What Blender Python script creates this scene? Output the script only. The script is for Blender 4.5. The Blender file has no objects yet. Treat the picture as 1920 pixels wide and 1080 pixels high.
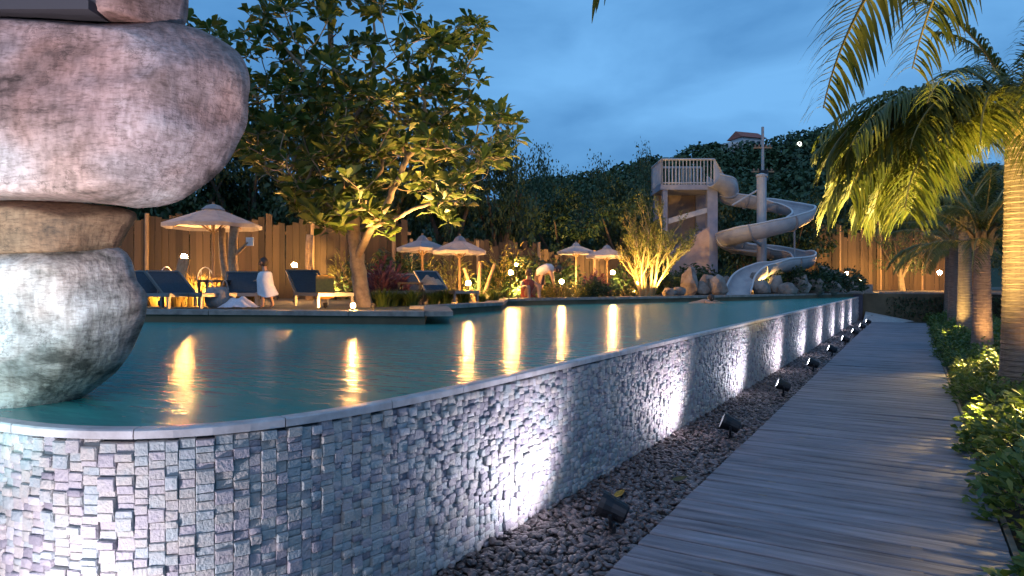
import bpy, math, random
import numpy as np
from mathutils import Vector, Matrix

random.seed(7)
RNG = np.random.default_rng(11)
PI = math.pi
scene = bpy.context.scene
COL = scene.collection

# ------------------------------------------------------------------ camera
H = 1.6                      # eye height above the boardwalk
FPX = 1280.0                 # focal length in photo pixels (1920 wide)
HZ = 530.0                   # horizon row
YAW = math.radians(30.37)
cam_d = bpy.data.cameras.new('camera')
cam_d.sensor_width = 36.0
cam_d.lens = 36.0 * FPX / 1920.0
cam_d.shift_y = -(540.0 - HZ) / 1920.0
cam_d.clip_start = 0.05
cam_d.clip_end = 3000
cam = bpy.data.objects.new('camera', cam_d)
COL.objects.link(cam)
cam.location = (0, 0, H)
cam.rotation_euler = (PI / 2, 0, YAW)
scene.camera = cam

# ------------------------------------------------------------------ sky, sun, exposure
SUN_EL, SUN_ROT = math.radians(4.0), math.radians(160.0)
w = bpy.data.worlds.new('World'); scene.world = w; w.use_nodes = True
nt = w.node_tree; nt.nodes.clear()
def wn(t, **k):
    n = nt.nodes.new(t)
    for a, b in k.items(): setattr(n, a, b)
    return n
sky = wn('ShaderNodeTexSky', sky_type='NISHITA', sun_disc=False, sun_elevation=SUN_EL, sun_rotation=SUN_ROT)
sky.air_density = 1.2; sky.dust_density = 0.6; sky.ozone_density = 4.0
skm = wn('ShaderNodeVectorMath', operation='SCALE'); skm.inputs['Scale'].default_value = 0.1
tc = wn('ShaderNodeTexCoord')
mp = wn('ShaderNodeMapping'); mp.inputs['Scale'].default_value = (1.0, 1.0, 2.6); mp.inputs['Rotation'].default_value = (0.15, 0.1, 0.5)
nz = wn('ShaderNodeTexNoise'); nz.inputs['Scale'].default_value = 3.0; nz.inputs['Detail'].default_value = 6; nz.inputs['Roughness'].default_value = 0.5; nz.inputs['Distortion'].default_value = 0.4
rp = wn('ShaderNodeValToRGB')
rp.color_ramp.elements[0].position = 0.33; rp.color_ramp.elements[0].color = (0.065, 0.21, 0.46, 1)
rp.color_ramp.elements[1].position = 0.66; rp.color_ramp.elements[1].color = (0.15, 0.385, 0.72, 1)
mx = wn('ShaderNodeMix', data_type='RGBA'); mx.inputs[0].default_value = 0.85
bg = wn('ShaderNodeBackground'); bg.inputs["Strength"].default_value = 0.92
wo = wn('ShaderNodeOutputWorld')
L = nt.links.new
L(sky.outputs[0], skm.inputs[0]); L(tc.outputs['Generated'], mp.inputs['Vector']); L(mp.outputs[0], nz.inputs['Vector'])
L(nz.outputs['Fac'], rp.inputs['Fac']); L(skm.outputs[0], mx.inputs[6]); L(rp.outputs['Color'], mx.inputs[7])
L(mx.outputs[2], bg.inputs['Color']); L(bg.outputs[0], wo.inputs['Surface'])

sd = bpy.data.lights.new('sun', 'SUN'); sd.energy = 0.3; sd.angle = math.radians(35); sd.color = (1.0, 0.86, 0.82)
sun = bpy.data.objects.new('sun', sd); COL.objects.link(sun)
sun.rotation_euler = (math.radians(52), 0, math.radians(18))

scene.view_settings.view_transform = 'Standard'
scene.view_settings.look = 'None'
scene.view_settings.exposure = 0.6
scene.view_settings.gamma = 1.0
cy = scene.cycles
cy.use_denoising = True
cy.max_bounces = 6; cy.diffuse_bounces = 3; cy.glossy_bounces = 3; cy.transmission_bounces = 3; cy.transparent_max_bounces = 8
cy.sample_clamp_indirect = 3.0; cy.sample_clamp_direct = 0.0
cy.caustics_reflective = False; cy.caustics_refractive = False
try: cy.use_light_tree = True
except Exception: pass

# ------------------------------------------------------------------ helpers
SN, CS = math.sin(YAW), math.cos(YAW)
def G(px, d, z=0.0):
    """point at camera depth d on the column of photo pixel px, height z"""
    s = (px - 960.0) / FPX * d
    return Vector((-SN * d + CS * s, CS * d + SN * s, z))
def GZ(px, py, d):
    return G(px, d, H + (HZ - py) / FPX * d)
def onplane(px, py, z):
    return G(px, FPX * (H - z) / (py - HZ), z)
RIGHT = Vector((CS, SN, 0)); FWD = Vector((-SN, CS, 0))

MATS = {}
def mat(name, color, rough=0.7, color2=None, scale=8.0, bump=0.0, bscale=None, metallic=0.0, emit=None, estr=0.0,
        attr=None, objrand=False, transl=0.0, stretch=None, spec=0.5, detail=4, coord='Object', lo=0.35, hi=0.65, bdist=0.02, ramp=None, rw=0.6, nc=1.0):
    if name in MATS: return MATS[name]
    m = bpy.data.materials.new(name); m.use_nodes = True
    t = m.node_tree; n = t.nodes; b = n['Principled BSDF']; out = n['Material Output']
    b.inputs['Roughness'].default_value = rough; b.inputs['Metallic'].default_value = metallic
    b.inputs['Specular IOR Level'].default_value = spec
    b.inputs['Base Color'].default_value = (*color, 1)
    vec = None
    if coord == 'Position':
        g = n.new('ShaderNodeNewGeometry'); vec = g.outputs['Position']
    else:
        g = n.new('ShaderNodeTexCoord'); vec = g.outputs['Object']
    if stretch:
        q = n.new('ShaderNodeMapping'); q.inputs['Scale'].default_value = stretch
        t.links.new(vec, q.inputs['Vector']); vec = q.outputs[0]
    colsock = None
    if color2 is not None:
        r = n.new('ShaderNodeMix'); r.data_type = 'RGBA'
        r.inputs[6].default_value = (*color, 1); r.inputs[7].default_value = (*color2, 1)
        if attr:
            a = n.new('ShaderNodeAttribute'); a.attribute_name = attr; t.links.new(a.outputs['Fac'], r.inputs[0])
        elif objrand:
            a = n.new('ShaderNodeObjectInfo')
            x = n.new('ShaderNodeTexNoise'); x.inputs['Scale'].default_value = scale; x.inputs['Detail'].default_value = detail
            t.links.new(vec, x.inputs['Vector'])
            ad = n.new('ShaderNodeMath'); ad.operation = 'MULTIPLY_ADD'; ad.inputs[1].default_value = rw
            s2 = n.new('ShaderNodeMath'); s2.operation = 'MULTIPLY'; s2.inputs[1].default_value = 1.1 - rw
            mr = n.new('ShaderNodeMapRange'); mr.inputs[1].default_value = .5 - .5 / nc; mr.inputs[2].default_value = .5 + .5 / nc
            t.links.new(x.outputs['Fac'], mr.inputs[0]); t.links.new(mr.outputs[0], s2.inputs[0]); t.links.new(a.outputs['Random'], ad.inputs[0]); t.links.new(s2.outputs[0], ad.inputs[2])
            t.links.new(ad.outputs[0], r.inputs[0])
        else:
            x = n.new('ShaderNodeTexNoise'); x.inputs['Scale'].default_value = scale; x.inputs['Detail'].default_value = detail
            x.inputs['Roughness'].default_value = 0.6
            t.links.new(vec, x.inputs['Vector'])
            mr = n.new('ShaderNodeMapRange'); mr.inputs[1].default_value = lo; mr.inputs[2].default_value = hi
            t.links.new(x.outputs['Fac'], mr.inputs[0]); t.links.new(mr.outputs[0], r.inputs[0])
        colsock = r.outputs[2]
        if ramp:
            cr = n.new('ShaderNodeValToRGB'); cr.color_ramp.interpolation = 'LINEAR'
            while len(cr.color_ramp.elements) < len(ramp): cr.color_ramp.elements.new(0.5)
            for e_, (p_, c_) in zip(cr.color_ramp.elements, ramp): e_.position = p_; e_.color = (*c_, 1)
            t.links.new(r.inputs[0].links[0].from_socket, cr.inputs[0]); colsock = cr.outputs[0]
        t.links.new(colsock, b.inputs['Base Color'])
    if bump > 0:
        x = n.new('ShaderNodeTexNoise'); x.inputs['Scale'].default_value = bscale or scale * 3; x.inputs['Detail'].default_value = 5
        t.links.new(vec, x.inputs['Vector'])
        bp = n.new('ShaderNodeBump'); bp.inputs['Strength'].default_value = bump; bp.inputs['Distance'].default_value = bdist
        t.links.new(x.outputs['Fac'], bp.inputs['Height']); t.links.new(bp.outputs[0], b.inputs['Normal'])
    if emit:
        b.inputs['Emission Color'].default_value = (*emit, 1); b.inputs['Emission Strength'].default_value = estr
    if transl > 0:
        tr = n.new('ShaderNodeBsdfTranslucent'); ms = n.new('ShaderNodeMixShader'); ms.inputs[0].default_value = transl
        tr.inputs['Color'].default_value = (*[min(1, c * 1.5) for c in color], 1)
        if colsock: t.links.new(colsock, tr.inputs['Color'])
        t.links.new(b.outputs[0], ms.inputs[1]); t.links.new(tr.outputs[0], ms.inputs[2]); t.links.new(ms.outputs[0], out.inputs['Surface'])
    MATS[name] = m
    return m

class MB:
    """collects shapes; build() links them as one mesh object"""
    def __init__(s): s.v = []; s.f = []
    def add(s, v, f):
        o = len(s.v); s.v += [tuple(p) for p in v]; s.f += [tuple(i + o for i in q) for q in f]; return s
    def box(s, c, size, rot=None, taper=1.0):
        x, y, z = [a / 2 for a in size]; M = rot if rot is not None else Matrix.Identity(3)
        pts = [(-x, -y, -z), (x, -y, -z), (x, y, -z), (-x, y, -z), (-x * taper, -y * taper, z), (x * taper, -y * taper, z), (x * taper, y * taper, z), (-x * taper, y * taper, z)]
        c = Vector(c)
        return s.add([c + M @ Vector(p) for p in pts], [(3, 2, 1, 0), (4, 5, 6, 7), (0, 1, 5, 4), (1, 2, 6, 5), (2, 3, 7, 6), (3, 0, 4, 7)])
    def tube(s, pts, rads, n=6, cap=True):
        pts = [Vector(p) for p in pts]
        if not hasattr(rads, '__len__'): rads = [rads] * len(pts)
        V, F = [], []
        prev = None
        for i, p in enumerate(pts):
            t = (pts[min(i + 1, len(pts) - 1)] - pts[max(i - 1, 0)])
            if t.length < 1e-9: t = Vector((0, 0, 1))
            t.normalize()
            if prev is None:
                a = t.cross(Vector((0, 0, 1)))
                if a.length < 0.05: a = t.cross(Vector((1, 0, 0)))
            else:
                a = prev - t * prev.dot(t)
                if a.length < 1e-6: a = t.orthogonal()
            a.normalize(); prev = a; b = t.cross(a)
            for k in range(n):
                q = 2 * PI * k / n
                V.append(p + (a * math.cos(q) + b * math.sin(q)) * rads[i])
        for i in range(len(pts) - 1):
            for k in range(n):
                F.append((i * n + k, i * n + (k + 1) % n, (i + 1) * n + (k + 1) % n, (i + 1) * n + k))
        if cap:
            F.append(tuple(range(n - 1, -1, -1))); F.append(tuple((len(pts) - 1) * n + k for k in range(n)))
        return s.add(V, F)
    def lathe(s, prof, n=16, c=(0, 0, 0), M=None):
        V, F = [], []; c = Vector(c); M = M if M is not None else Matrix.Identity(3)
        for r, z in prof:
            for k in range(n):
                q = 2 * PI * k / n; V.append(c + M @ Vector((r * math.cos(q), r * math.sin(q), z)))
        for i in range(len(prof) - 1):
            for k in range(n):
                F.append((i * n + k, i * n + (k + 1) % n, (i + 1) * n + (k + 1) % n, (i + 1) * n + k))
        F.append(tuple(range(n - 1, -1, -1))); F.append(tuple((len(prof) - 1) * n + k for k in range(n)))
        return s.add(V, F)
    def prism(s, poly, z0, z1):
        n = len(poly)
        return s.add([(p[0], p[1], z0) for p in poly] + [(p[0], p[1], z1) for p in poly],
                     [tuple(range(n - 1, -1, -1)), tuple(range(n, 2 * n))] + [(i, (i + 1) % n, n + (i + 1) % n, n + i) for i in range(n)])
    def mesh(s, name, m, smooth=False, off=None):
        me = bpy.data.meshes.new(name)
        v = s.v if off is None else [(p[0] - off[0], p[1] - off[1], p[2] - off[2]) for p in s.v]
        me.from_pydata(v, [], s.f); me.update()
        if m: me.materials.append(m)
        if smooth: me.polygons.foreach_set('use_smooth', [True] * len(me.polygons))
        return me
    def build(s, name, m, parent=None, smooth=False, world=False):
        off = parent.location if (parent is not None and world) else None
        return link(name, s.mesh(name, m, smooth, off), parent)

def link(name, me, parent=None, loc=None, rot=None, scale=None):
    o = bpy.data.objects.new(name, me); COL.objects.link(o)
    if parent is not None: o.parent = parent
    if loc is not None: o.location = loc
    if rot is not None: o.rotation_euler = rot
    if scale is not None: o.scale = scale if hasattr(scale, '__len__') else (scale,) * 3
    return o
def np_mesh(name, V, F, m, tint=None, smooth=False):
    """V (n,3), F (m,k) arrays -> mesh; tint (n,) point attribute"""
    me = bpy.data.meshes.new(name)
    V = np.asarray(V, dtype=np.float32); F = np.asarray(F, dtype=np.int32); k = F.shape[1]
    me.vertices.add(len(V)); me.vertices.foreach_set('co', V.ravel())
    me.loops.add(F.size); me.loops.foreach_set('vertex_index', F.ravel())
    me.polygons.add(len(F)); me.polygons.foreach_set('loop_start', np.arange(0, F.size, k, dtype=np.int32))
    if smooth: me.polygons.foreach_set('use_smooth', np.ones(len(F), dtype=bool))
    me.update(calc_edges=True)
    if tint is not None:
        a = me.attributes.new('tint', 'FLOAT', 'POINT'); a.data.foreach_set('value', np.asarray(tint, dtype=np.float32))
    if m: me.materials.append(m)
    return me
def thing(name, label, cat, loc=(0, 0, 0), rotz=0, group=None):
    o = bpy.data.objects.new(name, None); COL.objects.link(o); o.empty_display_size = 0.1
    o.location = loc; o.rotation_euler = (0, 0, rotz)
    return tag(o, label, cat, group)
def tag(o, label, cat, group=None):
    o['label'] = label; o['category'] = cat
    if group: o['group'] = group
    return o
def struct(o): o['kind'] = 'structure'; return o
def stuff(o): o['kind'] = 'stuff'; return o
def copy_tree(o, parent=None):
    c = o.copy(); COL.objects.link(c); c.parent = parent
    for ch in [x for x in bpy.data.objects if x.parent == o]: copy_tree(ch, c)
    return c
def children(o): return [x for x in bpy.data.objects if x.parent == o]

def unit(a): return a / np.maximum(np.linalg.norm(a, axis=-1, keepdims=True), 1e-9)
def leaves(P, U, Lg, W, rng=RNG, droop=0.15, sink=0.12):
    """vectorised leaves: base P, direction U, length, width -> V, F (tris), tint"""
    n = len(P); U = unit(U)
    r = rng.normal(size=(n, 3)) * 0.5 + np.array([0, 0, 1.0])
    S = unit(np.cross(U, r)); N = np.cross(S, U)
    Lg = np.broadcast_to(np.asarray(Lg, float), (n,))[:, None]; W = np.broadcast_to(np.asarray(W, float), (n,))[:, None]
    mid = P + U * Lg * 0.62 - N * W * sink
    tip = P + U * Lg - np.array([0, 0, 1.0]) * Lg * droop
    lf = P + U * Lg * 0.64 + S * W * 0.5; rt = P + U * Lg * 0.64 - S * W * 0.5
    V = np.stack([P, lf, rt, mid, tip], 1).reshape(-1, 3)
    b = np.arange(n)[:, None] * 5
    F = np.stack([b + [0, 2, 3], b + [0, 3, 1], b + [3, 2, 4], b + [3, 4, 1]], 1).reshape(-1, 3)
    t = np.repeat(rng.random(n), 5)
    return V, F, t
def merge(parts):
    Vs, Fs, Ts = [], [], []; o = 0
    for V, F, t in parts:
        Vs.append(V); Fs.append(F + o); Ts.append(t); o += len(V)
    return np.concatenate(Vs), np.concatenate(Fs), np.concatenate(Ts)
def catmull(pts, n=8):
    pts = [Vector(p) for p in pts]; out = []
    for i in range(len(pts) - 1):
        p0 = pts[max(i - 1, 0)]; p1 = pts[i]; p2 = pts[i + 1]; p3 = pts[min(i + 2, len(pts) - 1)]
        for k in range(n):
            t = k / n
            out.append(0.5 * ((2 * p1) + (p2 - p0) * t + (2 * p0 - 5 * p1 + 4 * p2 - p3) * t * t + (3 * p1 - p0 - 3 * p2 + p3) * t ** 3))
    out.append(pts[-1]); return out
def rotz(a): return Matrix.Rotation(a, 3, 'Z')

def spot(name, loc, target, power, color, size, blend=1.0, radius=0.03, parent=None):
    d = bpy.data.lights.new(name, 'SPOT'); d.energy = power; d.color = color; d.spot_size = size; d.spot_blend = blend; d.shadow_soft_size = radius
    o = bpy.data.objects.new(name, d); COL.objects.link(o)
    dirv = Vector(target) - Vector(loc)
    o.rotation_euler = dirv.to_track_quat('-Z', 'Y').to_euler()
    o.location = loc
    if parent is not None:
        o.parent = parent; o.location = Vector(loc) - parent.location
    return o

# ------------------------------------------------------------------ shared materials
M_tile = mat('stone_tile', (0.50, 0.47, 0.50), 0.55, (0.72, 0.70, 0.72), attr='tint', bump=0.5, bscale=70, coord='Position', ramp=[(0, (.22, .20, .235)), (.3, (.39, .345, .375)), (.55, (.44, .395, .365)), (.8, (.325, .36, .375)), (1, (.50, .47, .49))])
M_tile1 = mat('stone_tile_single', (0.50, 0.47, 0.50), 0.55, (0.72, 0.70, 0.72), objrand=True, scale=20, bump=0.5, bscale=70, coord='Position', ramp=[(0, (.22, .20, .235)), (.3, (.39, .345, .375)), (.55, (.44, .395, .365)), (.8, (.325, .36, .375)), (1, (.50, .47, .49))])
M_grout = mat('dark_grout', (0.06, 0.06, 0.07), 0.9)
M_coping = mat('pool_coping', (0.42, 0.38, 0.38), 0.35, (0.6, 0.56, 0.56), scale=9, bump=0.15, coord='Position')
M_plank = mat('weathered_plank', (0.075, 0.066, 0.075), 0.62, (0.33, 0.30, 0.335), objrand=True, scale=1.6, bump=0.5, bscale=5, stretch=(1.0, 9, 9), coord='Position', detail=6, spec=0.3, rw=0.25, nc=1.9)
M_beam = mat('edge_beam', (0.16, 0.11, 0.08), 0.7, (0.26, 0.19, 0.14), scale=6)
M_darkmetal = mat('dark_metal', (0.03, 0.03, 0.035), 0.45, metallic=0.6)
M_wood = mat('post_wood', (0.22, 0.14, 0.08), 0.75, (0.36, 0.25, 0.15), scale=5, stretch=(4, 4, 0.6), bump=0.4, bscale=12)
M_fence = mat('fence_board', (0.018, 0.013, 0.009), 0.85, (0.12, 0.078, 0.045), objrand=True, scale=4, rw=0.75, stretch=(6, 6, 0.5), bump=0.4, bscale=20, coord='Position')
M_bulb = mat('warm_bulb', (1, 0.8, 0.5), 0.5, emit=(1.0, 0.46, 0.11), estr=500)
M_bark = mat('pale_bark', (0.20, 0.14, 0.09), 0.8, (0.36, 0.27, 0.18), scale=7, bump=0.4, bscale=25)
M_darkbark = mat('dark_bark', (0.06, 0.045, 0.035), 0.9, (0.12, 0.09, 0.06), scale=5, bump=0.5, bscale=14)
M_navy = mat('navy_sling', (0.018, 0.03, 0.05), 0.7, (0.03, 0.05, 0.075), scale=30)
M_alu = mat('brushed_frame', (0.25, 0.24, 0.23), 0.4, metallic=0.7)
M_canvas = mat('umbrella_canvas', (0.34, 0.33, 0.36), 0.85, (0.45, 0.43, 0.45), scale=5, transl=0.25, bump=0.1)
M_white = mat('white_paint', (0.72, 0.72, 0.74), 0.5, (0.6, 0.6, 0.62), scale=6)
M_stone = mat('coping_stone', (0.16, 0.14, 0.13), 0.6, (0.28, 0.25, 0.23), scale=6, bump=0.3, coord='Position')
M_leaf_big = mat('glossy_leaf', (0.045, 0.095, 0.017), 0.42, (0.14, 0.16, 0.033), attr='tint', transl=0.3)
M_leaf_dark = mat('dark_leaf', (0.015, 0.04, 0.016), 0.55, (0.045, 0.085, 0.03), attr='tint', transl=0.22)
M_leaf_bed = mat('bed_leaf', (0.05, 0.105, 0.02), 0.45, (0.17, 0.21, 0.04), attr='tint', transl=0.3)
M_leaf_gold = mat('gold_leaf', (0.12, 0.13, 0.025), 0.55, (0.22, 0.19, 0.05), attr='tint', transl=0.3)  # yellower leaf colour for fan tree, kerb bushes and bamboo
M_frond = mat('palm_leaflet', (0.07, 0.10, 0.018), 0.45, (0.17, 0.17, 0.03), attr='tint', transl=0.35)
M_rachis = mat('palm_rachis', (0.30, 0.24, 0.08), 0.5)
M_grass = mat('grass_blade', (0.16, 0.11, 0.025), 0.6, (0.26, 0.15, 0.04), attr='tint', transl=0.3)
M_rock = mat('boulder_rock', (0.13, 0.11, 0.10), 0.85, (0.28, 0.25, 0.23), scale=3, bump=0.8, bscale=9)

ZW = 0.985            # water level
ZT = 1.12             # terrace level

# ------------------------------------------------------------------ ground
struct(MB().add([(-600, -300, -0.06), (600, -300, -0.06), (600, 900, -0.06), (-600, 900, -0.06)], [(0, 1, 2, 3)]).build('ground', mat('ground_soil', (0.035, 0.035, 0.02), 0.95, (0.06, 0.055, 0.03), scale=2, bump=0.4, coord='Position')))

# pool wall line (top outer edge), seen from above
ctrl = [(-12, 2.2), (-9, 1.75), (-6, 1.5), (-4.4, 1.43), (-3.5, 1.45), (-3.05, 1.53), (-2.7, 1.73), (-2.48, 2.05), (-2.36, 2.5), (-2.30, 3.2), (-2.265, 5), (-2.22, 8), (-2.15, 14), (-2.08, 22), (-2.0, 33.0)]
raw = catmull([(a, b, 0) for a, b in ctrl], 10)
# resample by arc length
acc = [0.0]
for a, b in zip(raw, raw[1:]): acc.append(acc[-1] + (b - a).length)
TOT = acc[-1]
acc_np = np.array(acc); rx = np.array([p.x for p in raw]); ry = np.array([p.y for p in raw])
def wall_at(s):
    s = min(max(s, 0), TOT)
    x = float(np.interp(s, acc_np, rx)); y = float(np.interp(s, acc_np, ry))
    e = 0.03
    x2 = float(np.interp(min(s + e, TOT), acc_np, rx)); y2 = float(np.interp(min(s + e, TOT), acc_np, ry))
    x1 = float(np.interp(max(s - e, 0), acc_np, rx)); y1 = float(np.interp(max(s - e, 0), acc_np, ry))
    t = Vector((x2 - x1, y2 - y1, 0)).normalized()
    return Vector((x, y, 0)), t, Vector((t.y, -t.x, 0))        # point, tangent, outward normal
def s_of_y(y):   # arc length on the straight stretch
    return float(np.interp(y, ry[len(ry) // 2:], acc_np[len(ry) // 2:]))
samples = [i * 0.25 for i in range(int(TOT / 0.25) + 1)] + [TOT]

# water surface polygon
edge_t1 = [onplane(-500, 602, ZW), onplane(270, 604, ZW), onplane(520, 606, ZW), onplane(797, 609, ZW)]
edge_t2 = [onplane(800, 594, ZW), onplane(940, 583, ZW)]
edge_t3 = [onplane(950, 573.5, ZW), onplane(1150, 569, ZW), onplane(1400, 563.5, ZW)]
far_edge = edge_t1 + edge_t2 + edge_t3
wall_in = []
for s in samples:
    p, t, nrm = wall_at(s); wall_in.append(p - nrm * 0.03)
far_end = wall_at(TOT)[0]
poly = [(p.x, p.y) for p in wall_in] + [(far_end.x - 0.03, far_end.y + 0.3)] + [(p.x, p.y) for p in reversed(far_edge)]
mw = bpy.data.materials.new('pool_water'); mw.use_nodes = True
t = mw.node_tree; b = t.nodes['Principled BSDF']
b.inputs['Base Color'].default_value = (0.042, 0.26, 0.235, 1); b.inputs['Roughness'].default_value = 0.23; b.inputs['IOR'].default_value = 1.33  # opaque teal: floor colour and underwater glow put into the base colour
g = t.nodes.new('ShaderNodeNewGeometry')
mpn = t.nodes.new('ShaderNodeMapping'); mpn.inputs['Rotation'].default_value = (0, 0, -YAW); mpn.inputs['Scale'].default_value = (0.8, 2.2, 1)
n1 = t.nodes.new('ShaderNodeTexNoise'); n1.inputs['Scale'].default_value = 3.0; n1.inputs['Detail'].default_value = 3
bp = t.nodes.new('ShaderNodeBump'); bp.inputs['Strength'].default_value = 0.4; bp.inputs['Distance'].default_value = 0.03
t.links.new(g.outputs['Position'], mpn.inputs[0]); t.links.new(mpn.outputs[0], n1.inputs['Vector']); t.links.new(n1.outputs['Fac'], bp.inputs['Height']); t.links.new(bp.outputs[0], b.inputs['Normal'])
me = bpy.data.meshes.new('water')
import bmesh
bm = bmesh.new()
vs = [bm.verts.new((x, y, ZW)) for x, y in poly]
bm.faces.new(vs)
bmesh.ops.triangulate(bm, faces=bm.faces[:])
for f in bm.faces:
    if f.normal.z < 0: f.normal_flip()
bm.to_mesh(me); bm.free(); me.materials.append(mw)
struct(link('water', me))

# ------------------------------------------------------------------ terrace (raised ground behind the pool)
back = [(-2.03, 33.55), (9, 34.5), (60, 36), (60, 260), (-260, 260), (-200, -40), (-30, -10)]
tp = [(p.x, p.y) for p in far_edge] + back
bm = bmesh.new()
top = [bm.verts.new((x, y, ZT)) for x, y in tp]; bot = [bm.verts.new((x, y, -0.3)) for x, y in tp]
f0 = bm.faces.new(top)
for i in range(len(tp)):
    bm.faces.new((top[i], top[(i + 1) % len(tp)], bot[(i + 1) % len(tp)], bot[i]))
bmesh.ops.triangulate(bm, faces=[f0])
bmesh.ops.recalc_face_normals(bm, faces=bm.faces[:])
me = bpy.data.meshes.new('terrace'); bm.to_mesh(me); bm.free()
me.materials.append(mat('terrace_ground', (0.07, 0.06, 0.04), 0.9, (0.13, 0.11, 0.07), scale=1.2, bump=0.3, coord='Position'))
terrace = struct(link('terrace', me))
def coping_run(pts, w=0.42, h=0.07):
    mb = MB()
    for a, b_ in zip(pts, pts[1:]):
        dv = (b_ - a); ln = dv.length; n = max(1, int(ln / 0.9)); dv.normalize(); nb = Vector((-dv.y, dv.x, 0))
        if nb.dot(FWD) < 0: nb = -nb
        ang = math.atan2(dv.y, dv.x)
        for k in range(n):
            c = a + dv * ((k + 0.5) * ln / n) + nb * (w / 2 - 0.04)
            q = MB().box((0, 0, 0), (ln / n - 0.012, w, h))
            o = q.build('coping_slab', M_stone, terrace); o.location = (c.x, c.y, ZT + h / 2 - 0.012); o.rotation_euler = (0, 0, ang)
coping_run(edge_t1); coping_run([edge_t1[-1] + Vector((0.02, 0.02, 0)), edge_t2[0]]); coping_run(edge_t2); coping_run([edge_t2[-1], edge_t3[0]])
coping_run(edge_t3 + [Vector((far_end.x - 0.15, far_end.y + 0.35, ZW))])

# ------------------------------------------------------------------ tiled pool wall
wall = thing('pool_wall', 'curved pool wall faced with small pale rough stone tiles', 'wall', wall_at(s_of_y(4))[0])
core = MB()
V = []; F = []
for s in samples:
    p, tt, nr = wall_at(s)
    a = p - nr * 0.03; c = p - nr * 0.30
    V += [(a.x, a.y, -0.05), (a.x, a.y, 0.95), (c.x, c.y, 0.95), (c.x, c.y, -0.05)]
for i in range(len(samples) - 1):
    o = i * 4; F += [(o, o + 4, o + 5, o + 1), (o + 1, o + 5, o + 6, o + 2)]
n4 = (len(samples) - 1) * 4; F += [(n4, n4 + 3, n4 + 2, n4 + 1)]
core.add(V, F).build('wall_core', M_grout, wall, world=True)
# coping: slabs along the top
s = 0.0; k = 0
while s < TOT - 0.05:
    ln = 0.6 if s > 8 else 0.3
    e = min(s + ln - 0.006, TOT)
    mb = MB(); V = []; F = []
    m_ = 4
    for i in range(m_ + 1):
        p, tt, nr = wall_at(s + (e - s) * i / m_)
        a = p + nr * 0.018; a2 = p + nr * 0.012; c = p - nr * 0.05
        V += [(a.x, a.y, 0.952), (a.x, a.y, 0.985), (a2.x, a2.y, 0.992), (c.x, c.y, 0.992), (c.x, c.y, 0.952)]
    for i in range(m_):
        o = i * 5
        for j in range(5): F.append((o + j, o + 5 + j, o + 5 + (j + 1) % 5, o + (j + 1) % 5))
    F += [(0, 1, 2, 3, 4), tuple(m_ * 5 + j for j in (4, 3, 2, 1, 0))]
    mb.add(V, F).build('coping_stone', M_coping, wall, world=True)
    s += ln; k += 1
# tiles
ROW = 0.0415
rows = int(0.95 / ROW)
tiles = []
s = 4.0
while s < TOT - 0.02:
    wd = random.choice((0.050, 0.056, 0.060, 0.066, 0.074)); z = 0.95 + random.random() * 0.02 - 0.02
    while z > -0.03:
        hh = random.choice((0.028, 0.036, 0.040, 0.044, 0.058)); hh = min(hh, z + 0.05)
        dp = random.choice((0.002, 0.004, 0.006, 0.010, 0.016, 0.022)) + random.random() * 0.004
        tiles.append([s + wd / 2, z - hh / 2, wd - 0.0015, hh - 0.0015, dp]); z -= hh
    s += wd
tiles = np.array(tiles)
pos = np.array([wall_at(a)[0][:2] for a in tiles[:, 0]]); tn = np.array([wall_at(a)[1][:2] for a in tiles[:, 0]]); nn = np.stack([tn[:, 1], -tn[:, 0]], 1)
dep = pos[:, 0] * -SN + pos[:, 1] * CS; lat = pos[:, 0] * CS + pos[:, 1] * SN
ppx = 960 + FPX * lat / np.maximum(dep, 0.1); ppy = HZ + FPX * (H - tiles[:, 1]) / np.maximum(dep, 0.1)
vis = (ppx > -10) & (ppx < 1930) & (ppy < 1085)
facing = -(pos[:, 0] * nn[:, 0] + pos[:, 1] * nn[:, 1]) / np.linalg.norm(pos, axis=1)
size = np.where(vis, tiles[:, 2] * tiles[:, 3] * np.clip(facing, 0, 1) / dep ** 2, 0)
big = np.argsort(-size)[:300]
tile_proto = []
for k_ in range(5):
    rr = random.Random(k_)
    j = lambda: rr.uniform(-0.06, 0.06)
    v = [(-.5, 0, -.5), (.5, 0, -.5), (.5, 0, .5), (-.5, 0, .5)] + [(-.5, 1 + j() * 3, -.5), (.5, 1 + j() * 3, -.5), (.5, 1 + j() * 3, .5), (-.5, 1 + j() * 3, .5)] + [(-.44, 1.12 + j(), -.4), (.44, 1.12 + j(), -.4), (.44, 1.12 + j(), .4), (-.44, 1.12 + j(), .4)]
    f = [(0, 1, 5, 4), (1, 2, 6, 5), (2, 3, 7, 6), (3, 0, 4, 7), (4, 5, 9, 8), (5, 6, 10, 9), (6, 7, 11, 10), (7, 4, 8, 11), (8, 9, 10, 11)]
    f = [tuple(reversed(q)) for q in f]
    tile_proto.append(MB().add(v, f).mesh('tile', M_tile1))
for i in big:
    s_, z_, wd, hh, dp = tiles[i]
    o = link('tile', tile_proto[i % 5], wall)
    base = Vector((pos[i, 0], pos[i, 1], z_)) - Vector((nn[i, 0], nn[i, 1], 0)) * 0.03 - wall.location
    o.location = base; o.rotation_euler = (0, 0, math.atan2(nn[i, 1], nn[i, 0]) - PI / 2); o.scale = (wd, 0.02 + dp, hh)
rest = np.setdiff1d(np.arange(len(tiles)), big)
T = tiles[rest]; p0 = pos[rest]; t0 = tn[rest]; q0 = nn[rest]
def corner(a, out, z):
    xy = p0 + t0 * (a * T[:, 2] / 2)[:, None] + q0 * out[:, None]
    return np.concatenate([xy, (T[:, 1] + z * T[:, 3] / 2)[:, None]], 1)
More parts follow.
